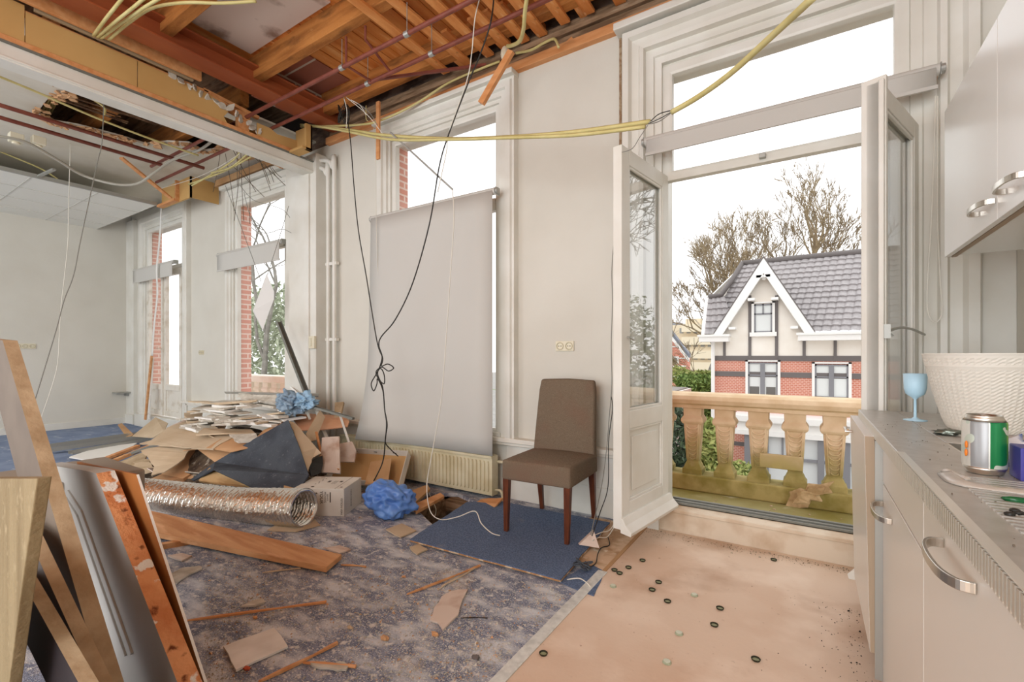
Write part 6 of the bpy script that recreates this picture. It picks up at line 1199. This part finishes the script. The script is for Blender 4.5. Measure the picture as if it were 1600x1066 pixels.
foliage('shrub', 900, sph(pY(1106, 690, 11), (.42, .3, .5)), .05, .13, YG, 'spiky pale plant seen between the second and third balusters', 'shrub')
foliage('shrub', 900, sph(pY(1115, 735, 11), (.5, .3, .3)), .04, .09, YG, 'low yellow green planting at the villa foot behind the balusters', 'shrub')
foliage('shrub', 600, sph(pY(1160, 740, 12.5), (.45, .3, .28)), .04, .09, YG, 'small pale plant below the bay window', 'shrub')
# bare trees: trunk and branches in one mesh each
def bare_tree(name, base, h, lab, mcol, seed, spread=.55, depth=6, r0=.18, first=.3, nsub=3, thin=.6, group=None, updir=.25, lenk=.74, rmin=.011):
    rr = random.Random(seed); b = B()
    def grow(p, d, L_, r_, lv):
        n_ = 5 if lv < 3 else 3; r_ = max(r_, rmin); P = [p]; q = p.copy(); dd = d.copy()
        for k in range(n_):
            dd = (dd + Vector((rr.gauss(0, .13), rr.gauss(0, .13), rr.gauss(0, .08) + updir * .12))).normalized(); q = q + dd * (L_ / n_); P.append(q.copy())
        r1 = r_ * (.62 if lv else .75); b.tube(P, lambda f: r_ + (r1 - r_) * f, 6 if lv < 2 else (5 if lv < 4 else 3), cap=False)
        if lv >= depth: return
        kk = nsub if lv < depth - 1 else nsub + 1
        for j in range(kk):
            a = rr.uniform(.25, .9) * spread * 1.6; ax = dd.orthogonal().normalized(); ax.rotate(Matrix.Rotation(rr.uniform(0, 6.28), 3, dd)); nd = dd.copy(); nd.rotate(Matrix.Rotation(a, 3, ax)); nd = (nd + Vector((0, 0, updir))).normalized()
            st = P[-1] if j < 2 else P[rr.randint(2, len(P) - 1)]
            grow(st, nd, L_ * lenk * rr.uniform(.8, 1.15), r1 * (thin + .15 if j == 0 else thin) * 1.15, lv + 1)
    grow(Vector(base), Vector((0, 0, 1)), h * first, r0, 0)
    return b.build(name, mcol, None, lab, 'tree', group)
BARK = mat('olive brown bark', (158, 142, 112), .9, col2=(122, 104, 80), scale=5); GBARK = mat('grey bark', (140, 136, 128), .9, col2=(110, 106, 98), scale=5)
q = pY(1202, 470, 27); bare_tree('bare_tree', (q.x, 27, ZG), 19, 'large bare pollard tree directly behind the villa gable', BARK, 5, .44, 6, .34, .24, 4, .66, 'bare trees behind the villa', updir=.2, lenk=.71)
q = pY(1275, 470, 28); bare_tree('bare_tree', (q.x, 28, ZG), 16, 'bare tree behind the villa roof, right of the gable', BARK, 11, .45, 7, .36, .30, 3, .64, 'bare trees behind the villa', updir=.22, lenk=.69)
q = pY(1132, 470, 26); bare_tree('bare_tree', (q.x, 26, ZG), 10.5, 'smaller bare tree behind the left end of the villa roof', BARK, 23, .5, 7, .17, .33, 3, .64, 'bare trees behind the villa', updir=.18, lenk=.68)
q = pY(1097, 540, 48); bare_tree('bare_tree', (q.x, 48, ZG), 9.5, 'small distant bare tree over the beige apartment block', GBARK, 31, .5, 5, .2, .4, 3, .6, updir=.2)
bare_tree('bare_tree', (3.7, 9.4, ZG), 14, 'tall bare street tree mirrored in the glass of the left balcony leaf', GBARK, 41, .55, 7, .34, .28, 3, .64, updir=.1, lenk=.72)
foliage('evergreen', 5200, sph((4.4, 9.8, .1), (1.2, 1.1, 2.5)), .05, .11, PG, 'grey green evergreen mirrored low in the left balcony leaf', 'shrub')
bare_tree('bare_tree', (-17.5, 9.6, ZG), 15, 'bare tree outside the far room windows', GBARK, 52, .6, 6, .13, .36, 3, .6, updir=.14, lenk=.7)
foliage('evergreen', 12000, sph((-19.5, 11.5, .2), (5.2, 1.6, 4.0)), .08, .17, leafmat('hazed conifer', (186, 194, 168), (140, 152, 122)), 'soft grey green conifer outside the heap window', 'shrub')  # bright haze outside is put into the leaf colours
